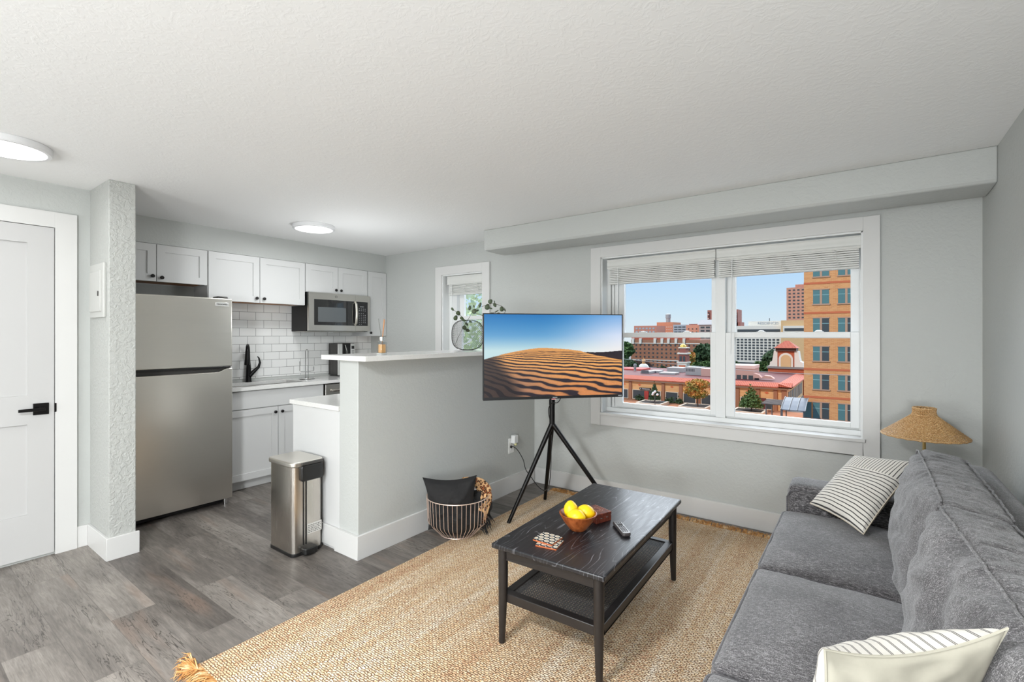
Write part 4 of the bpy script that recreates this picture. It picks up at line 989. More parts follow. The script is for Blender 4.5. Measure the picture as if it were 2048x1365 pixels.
for i, (a_, b_) in enumerate(BACKS):
    hy_ = (b_-a_)/2+.004; hx_, hz_ = .082, .208
    M_ = Matrix.Translation(((.222,.240,.285)[i],(a_+b_)/2,.660)) @ Matrix.Rotation(math.radians(9),4,'Y') @ Matrix.Rotation(math.radians((0,4.5,3)[i]),4,'Z')
    def wr(u, o_, nn, i=i):
        top = max(0, nn.z); front = max(0, -nn.x); back = max(0, nn.x)
        w1 = noise.noise(Vector((u.x*1.6, u.y*15+i*7+.5*u.x, u.z*2)))*.0065*top
        w2 = noise.noise(Vector((u.y*3.2+u.z*3.5+i*3, u.z*1.1-u.y, 1)))*.016*front
        fold = -.016*front*1.5*math.exp(-((u.y*.9+.25-(u.z*.55)-(.0 if i else .55))*6)**2)*(1 if i == 1 else .35)
        w3 = noise.noise(Vector((u.y*9+i, u.z*4, u.x*2)))*.004*(front+back)+noise.noise(Vector((u.y*22, u.z*5, i)))*.003*max(0, u.z)
        return w1+w2+w3+fold
    c_ = cushion(hx_, hy_, hz_, .030, (16,96,40), (.03,.062,.012,.0), wr).xf(M_).build('back_cushion', SOFA, sf)
    for sx_ in (-1, 1):
        pts = []
        for k in range(61):
            f = k/60*2-1; zz_ = hz_-.003-(.05*max(0, abs(f)-.93)/.07); w_ = noise.noise(Vector((f*15+i*7, sx_, 3)))*.004
            pts.append(M_ @ Vector((sx_*(hx_-.006)+w_, f*(hy_-.012), zz_+w_*.7+.006*max(0,1-f*f))))
        MB().tube(pts, .0030, 7).build('seam_piping', SOFA, c_)
# ------------------------------------------------------------------ throw pillows on the sofa
def mk_stripes(name, n1, n2, split, dbl=False, wob=.0):
    x = N(name); tc = x.coord(kind='UV'); s = x.n('ShaderNodeSeparateXYZ'); x.l(tc, s.inputs[0]); U, V = s.outputs[0], s.outputs[1]
    nz = x.noise(tc, 3, 2)
    def lines(c_, n_, tilt=None):
        f = x.math('FRACT', x.math('ADD', x.math('MULTIPLY', c_, n_), x.math('MULTIPLY', nz, wob)))
        d = x.math('ABSOLUTE', x.math('SUBTRACT', f, .5))
        if dbl: return x.ramp(d, [(.0, G1(.25)), (.035, G1(.25)), (.05, G1(1)), (.10, G1(1)), (.125, G1(0))])
        return x.ramp(d, [(.0, G1(1)), (.10, G1(1)), (.135, G1(0))])
    a_ = lines(V, n1); b_ = lines(U, n2)
    sel = x.math('GREATER_THAN', V, split)
    m = x.mix(sel, a_, b_)
    cl = x.noise(x.coord(kind='UV'), 300, 2); base = x.mix(cl, lin(212,207,198), lin(228,224,217))
    x.base(x.mix(m, base, lin(62,60,60))); x.set(.9); x.bump(cl, .15, .001); return x.m
ST1 = mk_stripes('ticking_stripe', 23, 21, .69, wob=.35); ST2 = mk_stripes('double_ticking_stripe', 13, 17, .72, True, .6)
CREAM = plain('cream_cotton', (206,194,174), .85, 0, .04, 200); CREAM2 = plain('ivory_cotton', (178,173,158), .7, 0, .03, 200)
pillow('throw_pillow', 'cream and black striped throw pillow leaning on the far arm of the sofa', [(-.215,2.735,.545),(-.006,2.475,.532),(.196,2.82,.790),(-.040,2.875,.775)], .062, .050, ST1, CREAM, pin=.07, ws=.005, wf=3.5, ear=.42, seed=1, n=44)
pillow('throw_pillow', 'cream and black striped throw pillow seen from behind at the near end of the sofa', [(.135,1.215,.495),(-.115,.990,.495),(-.052,.916,.858),(.186,1.104,.885)], .098, .022, ST2, CREAM2, pin=.17, ws=.008, wf=3.5, ear=.46, seed=6, n=44)

# ------------------------------------------------------------------ floor lamp behind the sofa
LX, LY = .256, 3.40
lp = thing('floor_lamp', 'slim brass floor lamp with a conical woven rattan shade behind the sofa', 'floor lamp', (LX, LY, 0))
MB().lathe([(.001,.0),(.115,.0),(.118,.006),(.112,.014),(.02,.020),(.009,.022)], (LX,LY,0), 40, capb=False, capt=False).build('base', BRASS, lp)
MB().cyl((LX,LY,.015),(LX,LY,.93),.0075,n=14).build('pole', BRASS, lp)
def mk_rattan():
    x = N('rattan_cane'); f = x.noise(x.coord((30,30,160)), 6, 3); x.base(x.ramp(f, [(.34, lin(136,92,46)), (.5, lin(196,150,94)), (.64, lin(236,208,162))])); x.set(.55); x.bump(f, .2, .001); return x.m
RAT = mk_rattan()
prof = [(.182,.820),(.178,.827),(.150,.848),(.120,.872),(.090,.896),(.063,.918),(.050,.930),(.046,.944),(.046,.965)]
def prof_at(t):
    L = [0]; 
    for (r0,z0),(r1,z1) in zip(prof, prof[1:]): L.append(L[-1]+math.hypot(r1-r0,z1-z0))
    d = t*L[-1]
    for i in range(len(prof)-1):
        if d <= L[i+1] or i == len(prof)-2:
            f = (d-L[i])/(L[i+1]-L[i]); return prof[i][0]+(prof[i+1][0]-prof[i][0])*f, prof[i][1]+(prof[i+1][1]-prof[i][1])*f
MBs = MB(); turns = 34; M_s = 30; pts = []
for k in range(turns):
    r_, z_ = prof_at(k/(turns-1)); ring = []
    for j in range(M_s*2):
        a_ = 2*PI*j/(M_s*2); wv = .0032*(1 if (j+k) % 2 else -1); ring.append((LX+(r_+wv)*math.cos(a_), LY+(r_+wv)*math.sin(a_), z_))
    MBs.tube(ring, .0026, 5, closed=True)
sd = MBs.build('lamp_shade', RAT, lp)
mb = MB()
for j in range(M_s):
    a_ = 2*PI*j/M_s; mb.tube([(LX+r_*math.cos(a_), LY+r_*math.sin(a_), z_) for r_, z_ in prof], .0016, 5)
mb.build('shade_spokes', RAT, sd)
for r_, z_, q in ((.183,.819,.0052), (.047,.966,.0055), (.050,.931,.0045)):
    ring = [(LX+(r_+.001*math.sin(j*2.1))*math.cos(2*PI*j/80), LY+(r_+.001*math.sin(j*2.1))*math.sin(2*PI*j/80), z_+.0012*math.sin(j*1.7)) for j in range(80)]
    MB().tube(ring, q, 7, closed=True).build('woven_rim', RAT, sd)
MB().cyl((LX,LY,.86),(LX,LY,.93),.014,n=16).cyl((LX-.045,LY,.945),(LX+.045,LY,.945),.003,n=8).cyl((LX,LY-.045,.945),(LX,LY+.045,.945),.003,n=8).build('bulb_holder', BRASS, lp)
# ------------------------------------------------------------------ the city outside (street grid parallel to the window wall)
CH = 1.36; CF = 965.0; CYAW = math.radians(36.2); CYP = 670.5
def at(px_, py_, Y):
    a_ = (px_-1024)/CF; b_ = (CYP-py_)/CF; rx, ry = -math.sin(CYAW)+a_*math.cos(CYAW), math.cos(CYAW)+a_*math.sin(CYAW)
    t = Y/ry; return rx*t, CH+b_*t
GZ = -12.0
def mk_brick(name, a, b, mort, bw=.45, rh=.15):
    x = N(name); c = x.coord(); s = x.n('ShaderNodeSeparateXYZ'); x.l(c, s.inputs[0]); cb = x.n('ShaderNodeCombineXYZ')
    x.l(x.math('ADD', s.outputs[0], s.outputs[1]), cb.inputs[0]); x.l(s.outputs[2], cb.inputs[1])
    br = x.n('ShaderNodeTexBrick')
    for k, v in (('Scale', 1), ('Mortar Size', .012), ('Brick Width', bw), ('Row Height', rh)): br.inputs[k].default_value = v
    br.inputs['Color1'].default_value = lin(*a); br.inputs['Color2'].default_value = lin(*b); br.inputs['Mortar'].default_value = lin(*mort); x.l(cb.outputs[0], br.inputs['Vector'])
    n_ = x.noise(x.coord((.15,.15,.9)), 1, 3); x.base(x.mix(x.math('MULTIPLY', n_, .3), br.outputs['Color'], lin(*b))); x.set(.9); return x.m
OB = mk_brick('orange_brick', (228,164,106), (212,142,88), (224,178,132)); RB = plain('red_brick_band', (206,112,74), .9); BB = mk_brick('brown_brick', (168,116,88), (148,98,74), (176,136,112)); PB = mk_brick('pink_brick', (206,140,116), (192,124,102), (206,156,136)); TB = mk_brick('rust_brick', (188,96,62), (172,84,54), (190,116,86))
STONE = plain('pale_stone', (214,198,176), .9, 0, .05, 3); CONC = plain('pale_concrete', (226,220,206), .9, 0, .05, 1); TAN = plain('tan_stucco', (214,178,130), .9, 0, .05, 1); PINKS = plain('pink_stucco', (196,160,148), .9, 0, .05, 1); MULL = plain('brown_stone_mullion', (190,150,124), .9)
TEAL = plain('teal_glass', (86,124,124), .45, .0); DGL = plain('dark_window_glass', (66,72,74), .45, .0); TEALL = plain('pale_teal_blind', (140,178,176), .3); GREYW = plain('balcony_grey', (170,176,180), .7)
ASPH = plain('asphalt', (96,94,92), .95, 0, .1, .5); PAVE = plain('orange_paving', (172,116,82), .95, 0, .15, .6); REDP = plain('red_paving', (138,82,68), .95, 0, .1, 2)
REDROOF = plain('red_flat_roof', (98,36,34), .8, 0, .06, .6)
def mk_rooftile():
    x = N('clay_roof_tile'); c = x.coord((1,1,1)); w = x.n('ShaderNodeTexWave', wave_type='BANDS', bands_direction='X'); w.inputs['Scale'].default_value = 1.1; w.inputs['Distortion'].default_value = .6; x.l(c, w.inputs['Vector'])
    n_ = x.noise(c, 1.6, 3); x.base(x.mix(w.outputs['Fac'], x.ramp(n_, [(.3, lin(140,54,36)), (.7, lin(172,82,58))]), lin(190,104,78))); x.set(.85); return x.m
RTILE = mk_rooftile()
g = box(-160, 120, 20, 420, GZ-.5, GZ).build('ground', ASPH, smooth=False); struct(g)
g = box(-75, -4, 70, 96, GZ, GZ+.03).build('pavement', PAVE, smooth=False); struct(g)
o = box(-14.5, -5.5, 62, 74.8, GZ+.03, GZ+.12).build('red_brick_terrace', REDP, smooth=False); tag(o, 'red brick paved terrace beside the foot of the orange office building', 'terrace')

def wbox(name, x0, x1, y0, y1, z0, z1, m, parent): return box(x0, x1, y0, y1, z0, z1).build(name, m, parent, smooth=False)
# --- orange brick office building
Y0 = 75.0
ob = thing('office_building', 'tall orange brick office building with teal windows at the right of the big window', 'building', (6, 82, GZ))
wbox('brick_wall', -6.6, 22, Y0, 96, GZ, 16, OB, ob)
for z in (8.2, 4.28, -3.16, -6.84, 12.0): wbox('red_brick_band', -6.62, 22, Y0-.04, Y0+.1, z-.13, z+.13, RB, ob)
rows = [(9.065,11.0,0), (5.46,7.30,0), (1.66,3.56,1), (-2.02,-.18,2), (-5.755,-3.85,1), (-9.62,-7.53,2), (12.8,14.7,0)]
for ri, (za, zb, kd) in enumerate(rows):
    for ci, xs in enumerate((-5.56, -2.82, 1.6, 4.5, 9.0, 12.0, 16.5)):
        w_ = MB(); wd = 1.77
        w_.box(xs-.12, xs+wd+.12, Y0-.12, Y0+.05, za-.16, za); w_.box(xs-.08, xs+wd+.08, Y0-.07, Y0+.05, zb, zb+.12)
        w_.box(xs+.76, xs+1.01, Y0-.06, Y0+.05, za, zb)
        wn = w_.build('window', MULL, ob, smooth=False)
        for k, (pa, pb) in enumerate(((xs, xs+.76), (xs+1.01, xs+wd))):
            p_ = MB().box(pa, pb, Y0-.03, Y0+.02, za, zb).build('pane', [TEAL, DGL, DGL][kd] if not (k == 0 and kd) else TEAL, wn, smooth=False)
            MB().box(pa, pb, Y0-.04, Y0-.03, za+(zb-za)*.62, za+(zb-za)*.66).build('glazing_bar', TEALL, wn, smooth=False)
wn = MB().box(-6.62, -5.75, Y0-.06, Y0+.05, -9.62, -7.53).build('corner_window', TEAL, ob, smooth=False)
# --- low shopping building with clay tile eaves
SY = 96.0; SXR = -11.1; EZ = -7.83
sb = thing('shopping_arcade', 'low tan shopping arcade with red clay tile eaves, brown piers and dark storefronts', 'building', (-30, 102, GZ))
wbox('facade_wall', -62, SXR, SY, 101, GZ, EZ+.2, mk_brick('tan_brick', (226,178,124), (216,162,108), (220,182,138), 1.2, .3), sb)
wbox('side_wall', SXR-.5, SXR, 101, 124, GZ, EZ+.2, TAN, sb)
MB().prism([(SY-.9, EZ-.05),(SY-.9, EZ+.12),(SY+1.1, EZ+.72),(SY+1.1, EZ-.05)], 0, -62, SXR+.9).build('tile_eave', RTILE, sb, smooth=False)
MB().prism([(SXR+.9, EZ-.05),(SXR+.9, EZ+.12),(SXR-1.1, EZ+.72),(SXR-1.1, EZ-.05)], 1, SY-.9, 124).build('tile_eave', RTILE, sb, smooth=False)
wbox('cornice', -62, SXR+.35, SY-.35, SY, EZ-.42, EZ-.05, STONE, sb); wbox('cornice', SXR, SXR+.35, SY, 124, EZ-.42, EZ-.05, STONE, sb)
wbox('flat_roof', -62, SXR-1.1, SY+1.1, 124, EZ+.1, EZ+.6, REDROOF, sb)
xs_edges = []
for i, px_ in enumerate((1236, 1261, 1326.5, 1361.5, 1397, 1447, 1475, 1516, 1551, 1572.5)):
    X_, _ = at(px_, 700, SY); xs_edges.append(X_)
    wbox('brick_pier', X_-.30 if i < 9 else X_-.7, X_+.30 if i < 9 else SXR+.12, SY-.22, SY, GZ, EZ-.42, plain('brown_pier', (160,112,84), .9), sb) if i != 0 else wbox('brick_pier', X_-.3, X_+.3, SY-.22, SY, GZ, EZ-.42, plain('brown_pier_end', (160,112,84), .9), sb)
for a_, b_ in zip(xs_edges, xs_edges[1:]):
    wd = b_-a_-.9
    if wd < .8: continue
    st_ = wbox('storefront', a_+.6, b_-.6, SY-.06, SY+.02, GZ+.2, GZ+1.95, DGL, sb)
    fr_ = MB(); fr_.box(a_+.45, b_-.45, SY-.12, SY, GZ+1.95, GZ+2.08); fr_.box(a_+.45, b_-.45, SY-.12, SY, GZ+.1, GZ+.2)
    for f in ([0, 1] if wd < 3 else [0, .5, 1]): xx = a_+.52+(b_-a_-1.04)*f; fr_.box(xx-.07, xx+.07, SY-.12, SY, GZ+.2, GZ+1.95)
    fr_.build('window_frame', STONE, st_, smooth=False)
    nm = max(1, int(wd/2.3))
    for k in range(nm):
        cx_ = a_+.45+wd*(k+.5)/nm; MB().prism([(cx_-.36,EZ-1.1),(cx_,EZ-1.34),(cx_+.36,EZ-1.1),(cx_,EZ-.86)], 1, SY-.05, SY+.01).build('diamond_relief', RB, sb, smooth=False)
sg_ = wbox('shop_sign', at(1280,700,SY)[0], at(1302,700,SY)[0], SY-.35, SY-.06, GZ+2.15, GZ+2.55, plain('sign_black', (34,32,32), .5), sb)
text('M  Restaurant', .36, plain('sign_letters', (235,235,235), .5), sg_, ((at(1280,700,SY)[0]+at(1302,700,SY)[0])/2, SY-.36, GZ+2.35), (PI/2,0,0), ext=.005)
X_, _ = at(1293, 700, SY); wbox('red_entrance', X_-.4, X_+.5, SY-.2, SY-.05, GZ+.05, GZ+1.9, plain('red_door', (176,62,50), .7), sb)
X_, _ = at(1526, 700, SY); wbox('dark_door', X_-.5, X_+.5, SY-.2, SY-.05, GZ+.05, GZ+2.1, plain('maroon_door', (104,52,46), .6), sb)
for k in range(9): wbox('side_window', SXR-.02, SXR+.05, 99+2.6*k, 100.6+2.6*k, GZ+.8, GZ+3.1, DGL, sb)
# rooftop volumes
def X(px_, Y): return at(px_, 700, Y)[0]
def Z(px_, py_, Y): return at(px_, py_, Y)[1]
rt = thing('rooftop_pavilion', 'pink stucco rooftop pavilion with dark windows on the arcade roof', 'building', (X(1480,102), 104, EZ+.61))
wbox('stucco_wall', X(1455,102), X(1507,102), 102, 108, EZ+.61, Z(1500,738,102), PINKS, rt); wbox('parapet_cap', X(1455,102)-.1, X(1507,102)+.1, 101.9, 108, Z(1500,738,102), Z(1500,732,102), plain('pink_cap', (222,196,186), .9), rt)
for k in range(5): a_ = X(1462,102)+k*1.05; wbox('window', a_, a_+.75, 101.94, 102.02, Z(1490,763,102), Z(1490,751,102), DGL, rt)
rt = thing('rooftop_ramp', 'curved pink parapet wall on the arcade roof beside the pavilion', 'roof structure', (X(1525,101.5), 102, EZ+.61))
mb = MB(); xa, xb = X(1507,101.5), X(1548,101.5); zt = Z(1520,748,101.5); zb_ = EZ+1.0
mb.prism([(xa,zb_),(xb,zb_),(xb-.6,zb_+.45),(xb-1.6,zb_+.55),(xb-2.1,zt-.8),(xb-2.6,zt-.2),(xb-3.3,zt),(xa,zt)], 1, 101.5, 103).build('parapet_wall', PINKS, rt, smooth=False)
wbox('end_block', X(1402,105), X(1434,105), 105, 109, EZ+.61, Z(1410,738,105), PINKS, thing('rooftop_block', 'pink stucco block on the arcade roof behind the orange leaved tree', 'roof structure', (X(1415,105), 107, EZ+.61)))
MET = plain('galvanized_metal', (164,164,162), .6, .3, .08, 2); METD = plain('dark_metal_vent', (96,98,100), .6)
def unit(px0, px1, py0, py1, Y, d, label, dark=False, louv=False):
    t = thing('rooftop_unit', label, 'air conditioner', (X((px0+px1)/2, Y), Y+d/2, EZ+.61), group='metal units on the arcade roof')
    x0_, x1_, z1_ = X(px0,Y), X(px1,Y), Z((px0+px1)/2, py0, Y)
    wbox('housing', x0_, x1_, Y, Y+d, EZ+.61, z1_, MET, t)
    if louv:
        for k in range(6): f = k/6; wbox('louver', x0_+(x1_-x0_)*(.06+.9*f), x0_+(x1_-x0_)*(.14+.9*f), Y-.05, Y, EZ+1.4, z1_-.3, METD, t)
    if dark: wbox('intake', x0_+.2, x1_-.4, Y-.06, Y, EZ+1.35, z1_-.4, METD, t)
unit(1281, 1301, 743, 756, 104, 3, 'large metal hood with a dark intake on the arcade roof', dark=True)
unit(1300, 1318, 742, 755, 107, 3, 'second metal unit to the right of the dark intake hood')
unit(1318, 1350, 746, 757, 104, 3, 'long low metal duct on the arcade roof')
unit(1334, 1366, 736, 748, 112, 4, 'wide pale metal unit in front of the church tower')
unit(1371, 1391, 735, 754, 106, 3, 'boxy louvered air conditioner on the arcade roof', louv=True)
unit(1391, 1403, 736, 754, 106, 3, 'plain pale metal box right of the louvered air conditioner')
t = thing('vent_pipe', 'short ringed white vent pipe at the far left of the arcade roof', 'vent', (X(1270,110), 110, EZ+.61))
MB().lathe([(.28,0),(.28,.6),(.42,.62),(.42,.8),(.28,.82),(.28,1.1),(.42,1.12),(.42,1.35),(.28,1.36),(.28,1.6)], (X(1270,110),110,Z(1270,734,110)-.9), 20).build('pipe', MET, t)
wbox('red_wall', X(1240,112), X(1283,112), 112, 118, EZ, Z(1260,738,112), plain('faded_red_wall', (196,92,84), .9), thing('rooftop_wall', 'faded red raised roof section at the far left of the arcade', 'roof structure', (X(1262,112), 115, EZ)))
# --- bell gable tower with arch
bt2 = thing('arched_gable_tower', 'rust brick gable tower with white scrolled sides, arch and red pyramid roof', 'building', (X(1571,124.8), 127, GZ))
TY = 124.8
wbox('brick_base', X(1536,TY), X(1612,TY), TY, TY+6, GZ, Z(1570,737,TY), TB, bt2)
wbox('base_cornice', X(1534,TY), X(1613,TY), TY-.3, TY+6, Z(1570,738,TY), Z(1570,734,TY), plain('grey_cornice', (136,132,128), .8), bt2)
xa, xb, za, zb_ = X(1554.5,TY), X(1588.5,TY), Z(1570,734,TY), Z(1570,703,TY)
wbox('brick_gable', xa, xb, TY+.4, TY+4, za, zb_, TB, bt2)
for s_, xe, xo in ((-1, xa, X(1538,TY)), (1, xb, X(1607,TY))):
    pr = [(xe,za),(xo,za),(xo+s_*-.2,za+1.0),(xe+s_*1.08,za+1.25),(xe+s_*.85,za+2.6),(xe+s_*.74,zb_),(xe,zb_)]
    MB().prism(pr, 1, TY+.3, TY+4.1).build('white_scroll', CONC, bt2, smooth=False)
cx_ = (xa+xb)/2; rO, rI = 1.42, 1.0; zs = za+1.7
ar = [(cx_-rO,za)]+[(cx_-rO*math.cos(PI*k/12), zs+rO*math.sin(PI*k/12)) for k in range(13)]+[(cx_+rO,za)]
MB().prism(ar, 1, TY+.2, TY+.45).build('arch_surround', CONC, bt2, smooth=False)
ai = [(cx_-rI,za)]+[(cx_-rI*math.cos(PI*k/12), zs+rI*math.sin(PI*k/12)) for k in range(13)]+[(cx_+rI,za)]
MB().prism(ai, 1, TY+.1, TY+.22).build('arch_niche', TAN, bt2, smooth=False)
wbox('dark_cornice', X(1551,TY), X(1592,TY), TY, TY+4.6, zb_, Z(1570,696,TY), plain('dark_wood_cornice', (82,58,50), .8), bt2)
xa, xb = X(1548.5,TY), X(1594.5,TY); z0_, z1_ = Z(1570,696.5,TY), Z(1570,682,TY); cyy = TY+2.3
MB().add([(xa,TY-.5,z0_),(xb,TY-.5,z0_),(xb,TY+5.1,z0_),(xa,TY+5.1,z0_),(cx_-.4,cyy,z1_),(cx_+.4,cyy,z1_)], [(0,1,5,4),(1,2,5),(2,3,4,5),(3,0,4),(3,2,1,0)]).build('pyramid_roof', RTILE, bt2, smooth=False)
# --- distant buildings with window grids
def grid_building(name, label, px0, px1, pytop, Y, depth, wall, cols, rws, gm, wz0, wz1, wf=.55, hf=.5, top=None, margin=.05, zb0=GZ, winname='window'):
    t = thing(name, label, 'building', (X((px0+px1)/2,Y), Y+depth/2, zb0))
    x0_, x1_ = X(px0,Y), X(px1,Y); zt_ = Z((px0+px1)/2, pytop, Y)
    wbox('wall', x0_, x1_, Y, Y+depth, zb0, zt_, wall, t)
    za_, zb2 = Z((px0+px1)/2, wz1, Y), Z((px0+px1)/2, wz0, Y); W_ = (x1_-x0_)*(1-2*margin); cw, rh = W_/cols, (zb2-za_)/rws
    me = MB().box(-cw*wf/2, cw*wf/2, -.12, .02, -rh*hf/2, rh*hf/2); proto = None
    for r_ in range(rws):
        for c_ in range(cols):
            loc = Vector((x0_+(x1_-x0_)*margin+cw*(c_+.5), Y, za_+rh*(r_+.5)))-t.location
            if proto is None: proto = me.build(winname, gm, t, smooth=False, local=True); o_ = proto
            else: o_ = proto.copy(); COL.objects.link(o_)
            o_.location = loc
    return t
hb = grid_building('brick_hotel', 'long brown brick hotel with cream gables behind the arcade roof', 1262, 1400, 680, 200, 18, BB, 14, 6, DGL, 687, 735, .34, .4, zb0=-19)
for px_ in (1266, 1281, 1310, 1324, 1337, 1352, 1368): wbox('cream_gable', X(px_-2.2,200), X(px_+2.6,200), 199.5, 201, Z(px_,688,200), Z(px_,677,200), CONC, hb)
wbox('cream_belt', X(1262,200), X(1400,200), 199.8, 200, Z(1330,688,200), Z(1330,686.5,200), CONC, hb); wbox('cream_belt', X(1262,200), X(1400,200), 199.8, 200, Z(1330,722,200), Z(1330,720.5,200), CONC, hb)
wbox('red_roof', X(1262,200), X(1378,200), 200.5, 217, Z(1330,680,200), Z(1330,676,200), RTILE, hb)
grid_building('pink_apartment_block', 'pink brick apartment slab with flat roof at the left of the skyline', 1268, 1313, 652, 250, 14, PB, 6, 3, GREYW, 654, 674, .6, .45, zb0=-19)
ct_ = grid_building('orange_apartment_block', 'taller orange brick apartment block with small white windows in the middle of the skyline', 1313.5, 1346, 645, 270, 14, mk_brick('salmon_brick', (214,142,106), (202,128,94), (214,158,130)), 7, 3, CONC, 652, 668, .4, .3, zb0=-19)
MB().lathe([(1.3,0),(1.3,2.4),(1.5,2.5),(1.5,4.6),(.4,5)], (X(1333,272),275,Z(1333,645,270)), 16).build('water_tank', MET, ct_)
grid_building('balcony_apartment_block', 'apartment block with grey balcony rows left of the white roofed tower', 1346.5, 1373, 650, 251, 14, GREYW, 3, 4, DGL, 652, 672, .8, .4, zb0=-19)
grid_building('salmon_apartment_block', 'salmon brick apartment block beside the grey windowed tower', 1372, 1398.5, 650.5, 235, 14, mk_brick('pale_salmon_brick', (220,152,124), (208,140,110), (220,168,144)), 3, 9, DGL, 655, 714, .3, .3, zb0=-19)
gt = grid_building('white_roofed_tower', 'grey apartment tower with a bright white roof next to the window mullion', 1398, 1434, 650, 232, 14, plain('grey_brick', (178,160,152), .9), 3, 9, DGL, 652, 712, .7, .5, zb0=-19)
x0_, x1_ = X(1395,232), X(1434,232); MB().prism([(x0_,Z(1410,650,232)),(x1_,Z(1410,650,232)),(x1_,Z(1410,640,232)),(X(1402,232),Z(1410,640,232))], 1, 231.5, 246).build('white_roof', plain('white_roof', (236,238,238), .8), gt, smooth=False)
fs_ = thing('stepped_brick_tower', 'far stepped red brick tower partly hidden by the window mullion', 'building', (X(1445,300), 306, -19))
PBD = mk_brick('dark_pink_brick', (176,112,96), (160,98,84), (170,120,106), .8, .3)
for a_, b_, p_ in ((1410,1488,657), (1414,1480,645), (1414,1475,620), (1404,1414,648)): wbox('brick_tier', X(a_,300), X(b_,300), 300+(p_<650), 312, -19, Z(1440,p_,300), PBD, fs_)
for k in range(9):
    for px_ in (1415.5, 1466, 1471): wbox('window', X(px_,300), X(px_+2,300), 299.9+(.0), 301.2, Z(px_,625+4*k,300)-.5, Z(px_,623+4*k,300)-.5, CONC if k % 2 else DGL, fs_)
wbox('brick_annex', X(1378,320), X(1406,320), 320, 330, -19, Z(1390,646,290), PBD, thing('distant_brick_house', 'low dark brick roofline far behind the salmon apartment block', 'building', (X(1392,290), 295, -19)))
# white concrete hotel with window grid
wh = grid_building('white_grid_hotel', 'wide white concrete hotel with a grid of recessed windows across the skyline', 1463, 1562, 652, 180, 16, CONC, 12, 8, DGL, 677, 722, .62, .58, zb0=-16, margin=.02)
wbox('penthouse', X(1497,182), X(1563,182), 182, 192, Z(1520,652,182)-.2, Z(1520,643,182), CONC, wh)
wbox('top_ribbon_window', X(1475,180), X(1560,180), 179.8, 180.1, Z(1520,664,180), Z(1520,659,180), DGL, wh)
wbox('base_ribbon_window', X(1475,180), X(1545,180), 179.8, 180.1, Z(1520,731,180), Z(1520,726,180), DGL, wh)
text('RESIDENCES', 1.15, GREYW, wh, (X(1536,182), 181.9, Z(1536,647.3,182)), (PI/2,0,0), ext=.02)
MB().cyl((X(1539,185),185,Z(1539,645,182)), (X(1539,185),185,Z(1539,636,182)), .12).build('antenna', METD, wh)
tb = thing('tan_concrete_building', 'tan concrete building joined to the right of the white grid hotel', 'building', (X(1585,170), 176, -16))
wbox('tan_wall', X(1562,178), X(1612,178), 178, 190, -16, Z(1585,641,178), TAN, tb); wbox('white_wing', X(1566,177), X(1612,177), 177, 178, Z(1585,666,177), Z(1585,652,177), CONC, tb); wbox('ribbon_window', X(1569,177), X(1612,177), 176.8, 177, Z(1585,662,177), Z(1585,657,177), DGL, tb)
pt_ = grid_building('pink_brick_tower', 'tall pink brick apartment tower left of the orange office building', 1573, 1612, 575, 225, 16, mk_brick('rose_brick', (206,150,126), (194,136,112), (206,162,140), .8, .3), 4, 10, DGL, 577, 646, .5, .4, zb0=-16)
wbox('upper_tier', X(1590,225), X(1612,225), 226, 238, Z(1595,575,225)-.1, Z(1595,569,225), PB, pt_)
# church with gold domes
chh = thing('church_tower', 'ornate brick and white church tower with a small gold dome', 'church tower', (X(1364,150), 152, GZ))
def cb_(a_, b_, p0, p1, m, nm, e=0): wbox(nm, X(a_,150)-e, X(b_,150)+e, 150-e, 153.2+e, Z(1364,p1,150), Z(1364,p0,150), m, chh)
cb_(1355,1373,727,760,CONC,'white_base'); cb_(1358,1370,731,737,RB,'red_panel',.1); cb_(1357,1373,710,727,plain('church_brick', (150,90,80), .9),'belfry'); cb_(1355,1374,724,727,CONC,'belfry_ledge',.2); cb_(1357,1373,706,709,CONC,'white_cornice',.3); cb_(1359,1371,697,706,plain('church_brick_upper', (158,98,86), .9),'upper_stage'); cb_(1358,1372,695.5,697,CONC,'upper_ledge',.2)
MB().sphere((X(1365,151),151.6,Z(1364,695.5,150)), (1.0,1.0,1.1), 20, 12).cyl((X(1365,151),151.6,Z(1364,690,150)),(X(1365,151),151.6,Z(1364,684,150)),.06).build('gold_dome', plain('gold_leaf', (228,190,96), .4, .4), chh)
for k in (1359.5, 1366.5): cb_(k,k+3.5,713,723,DGL,'belfry_opening',.08)
dm = thing('white_dome', 'white ribbed dome with a small gold cap left of the church tower', 'dome', (X(1286,140), 141.5, Z(1286,738,140)-1))
MB().lathe([(1.75,-1.6),(1.75,-.2),(1.6,.4),(1.2,1.05),(.6,1.4),(.45,1.42)], (X(1286,141),141.5,Z(1286,738,140)), 28).build('dome_shell', CONC, dm)
MB().lathe([(.45,1.4),(.45,2.1),(.6,2.15),(.45,2.6),(.1,2.9),(.04,3.5)], (X(1286,141),141.5,Z(1286,738,140)), 16).build('gold_cap', plain('gold_cap_paint', (206,152,96), .5, .2), dm)
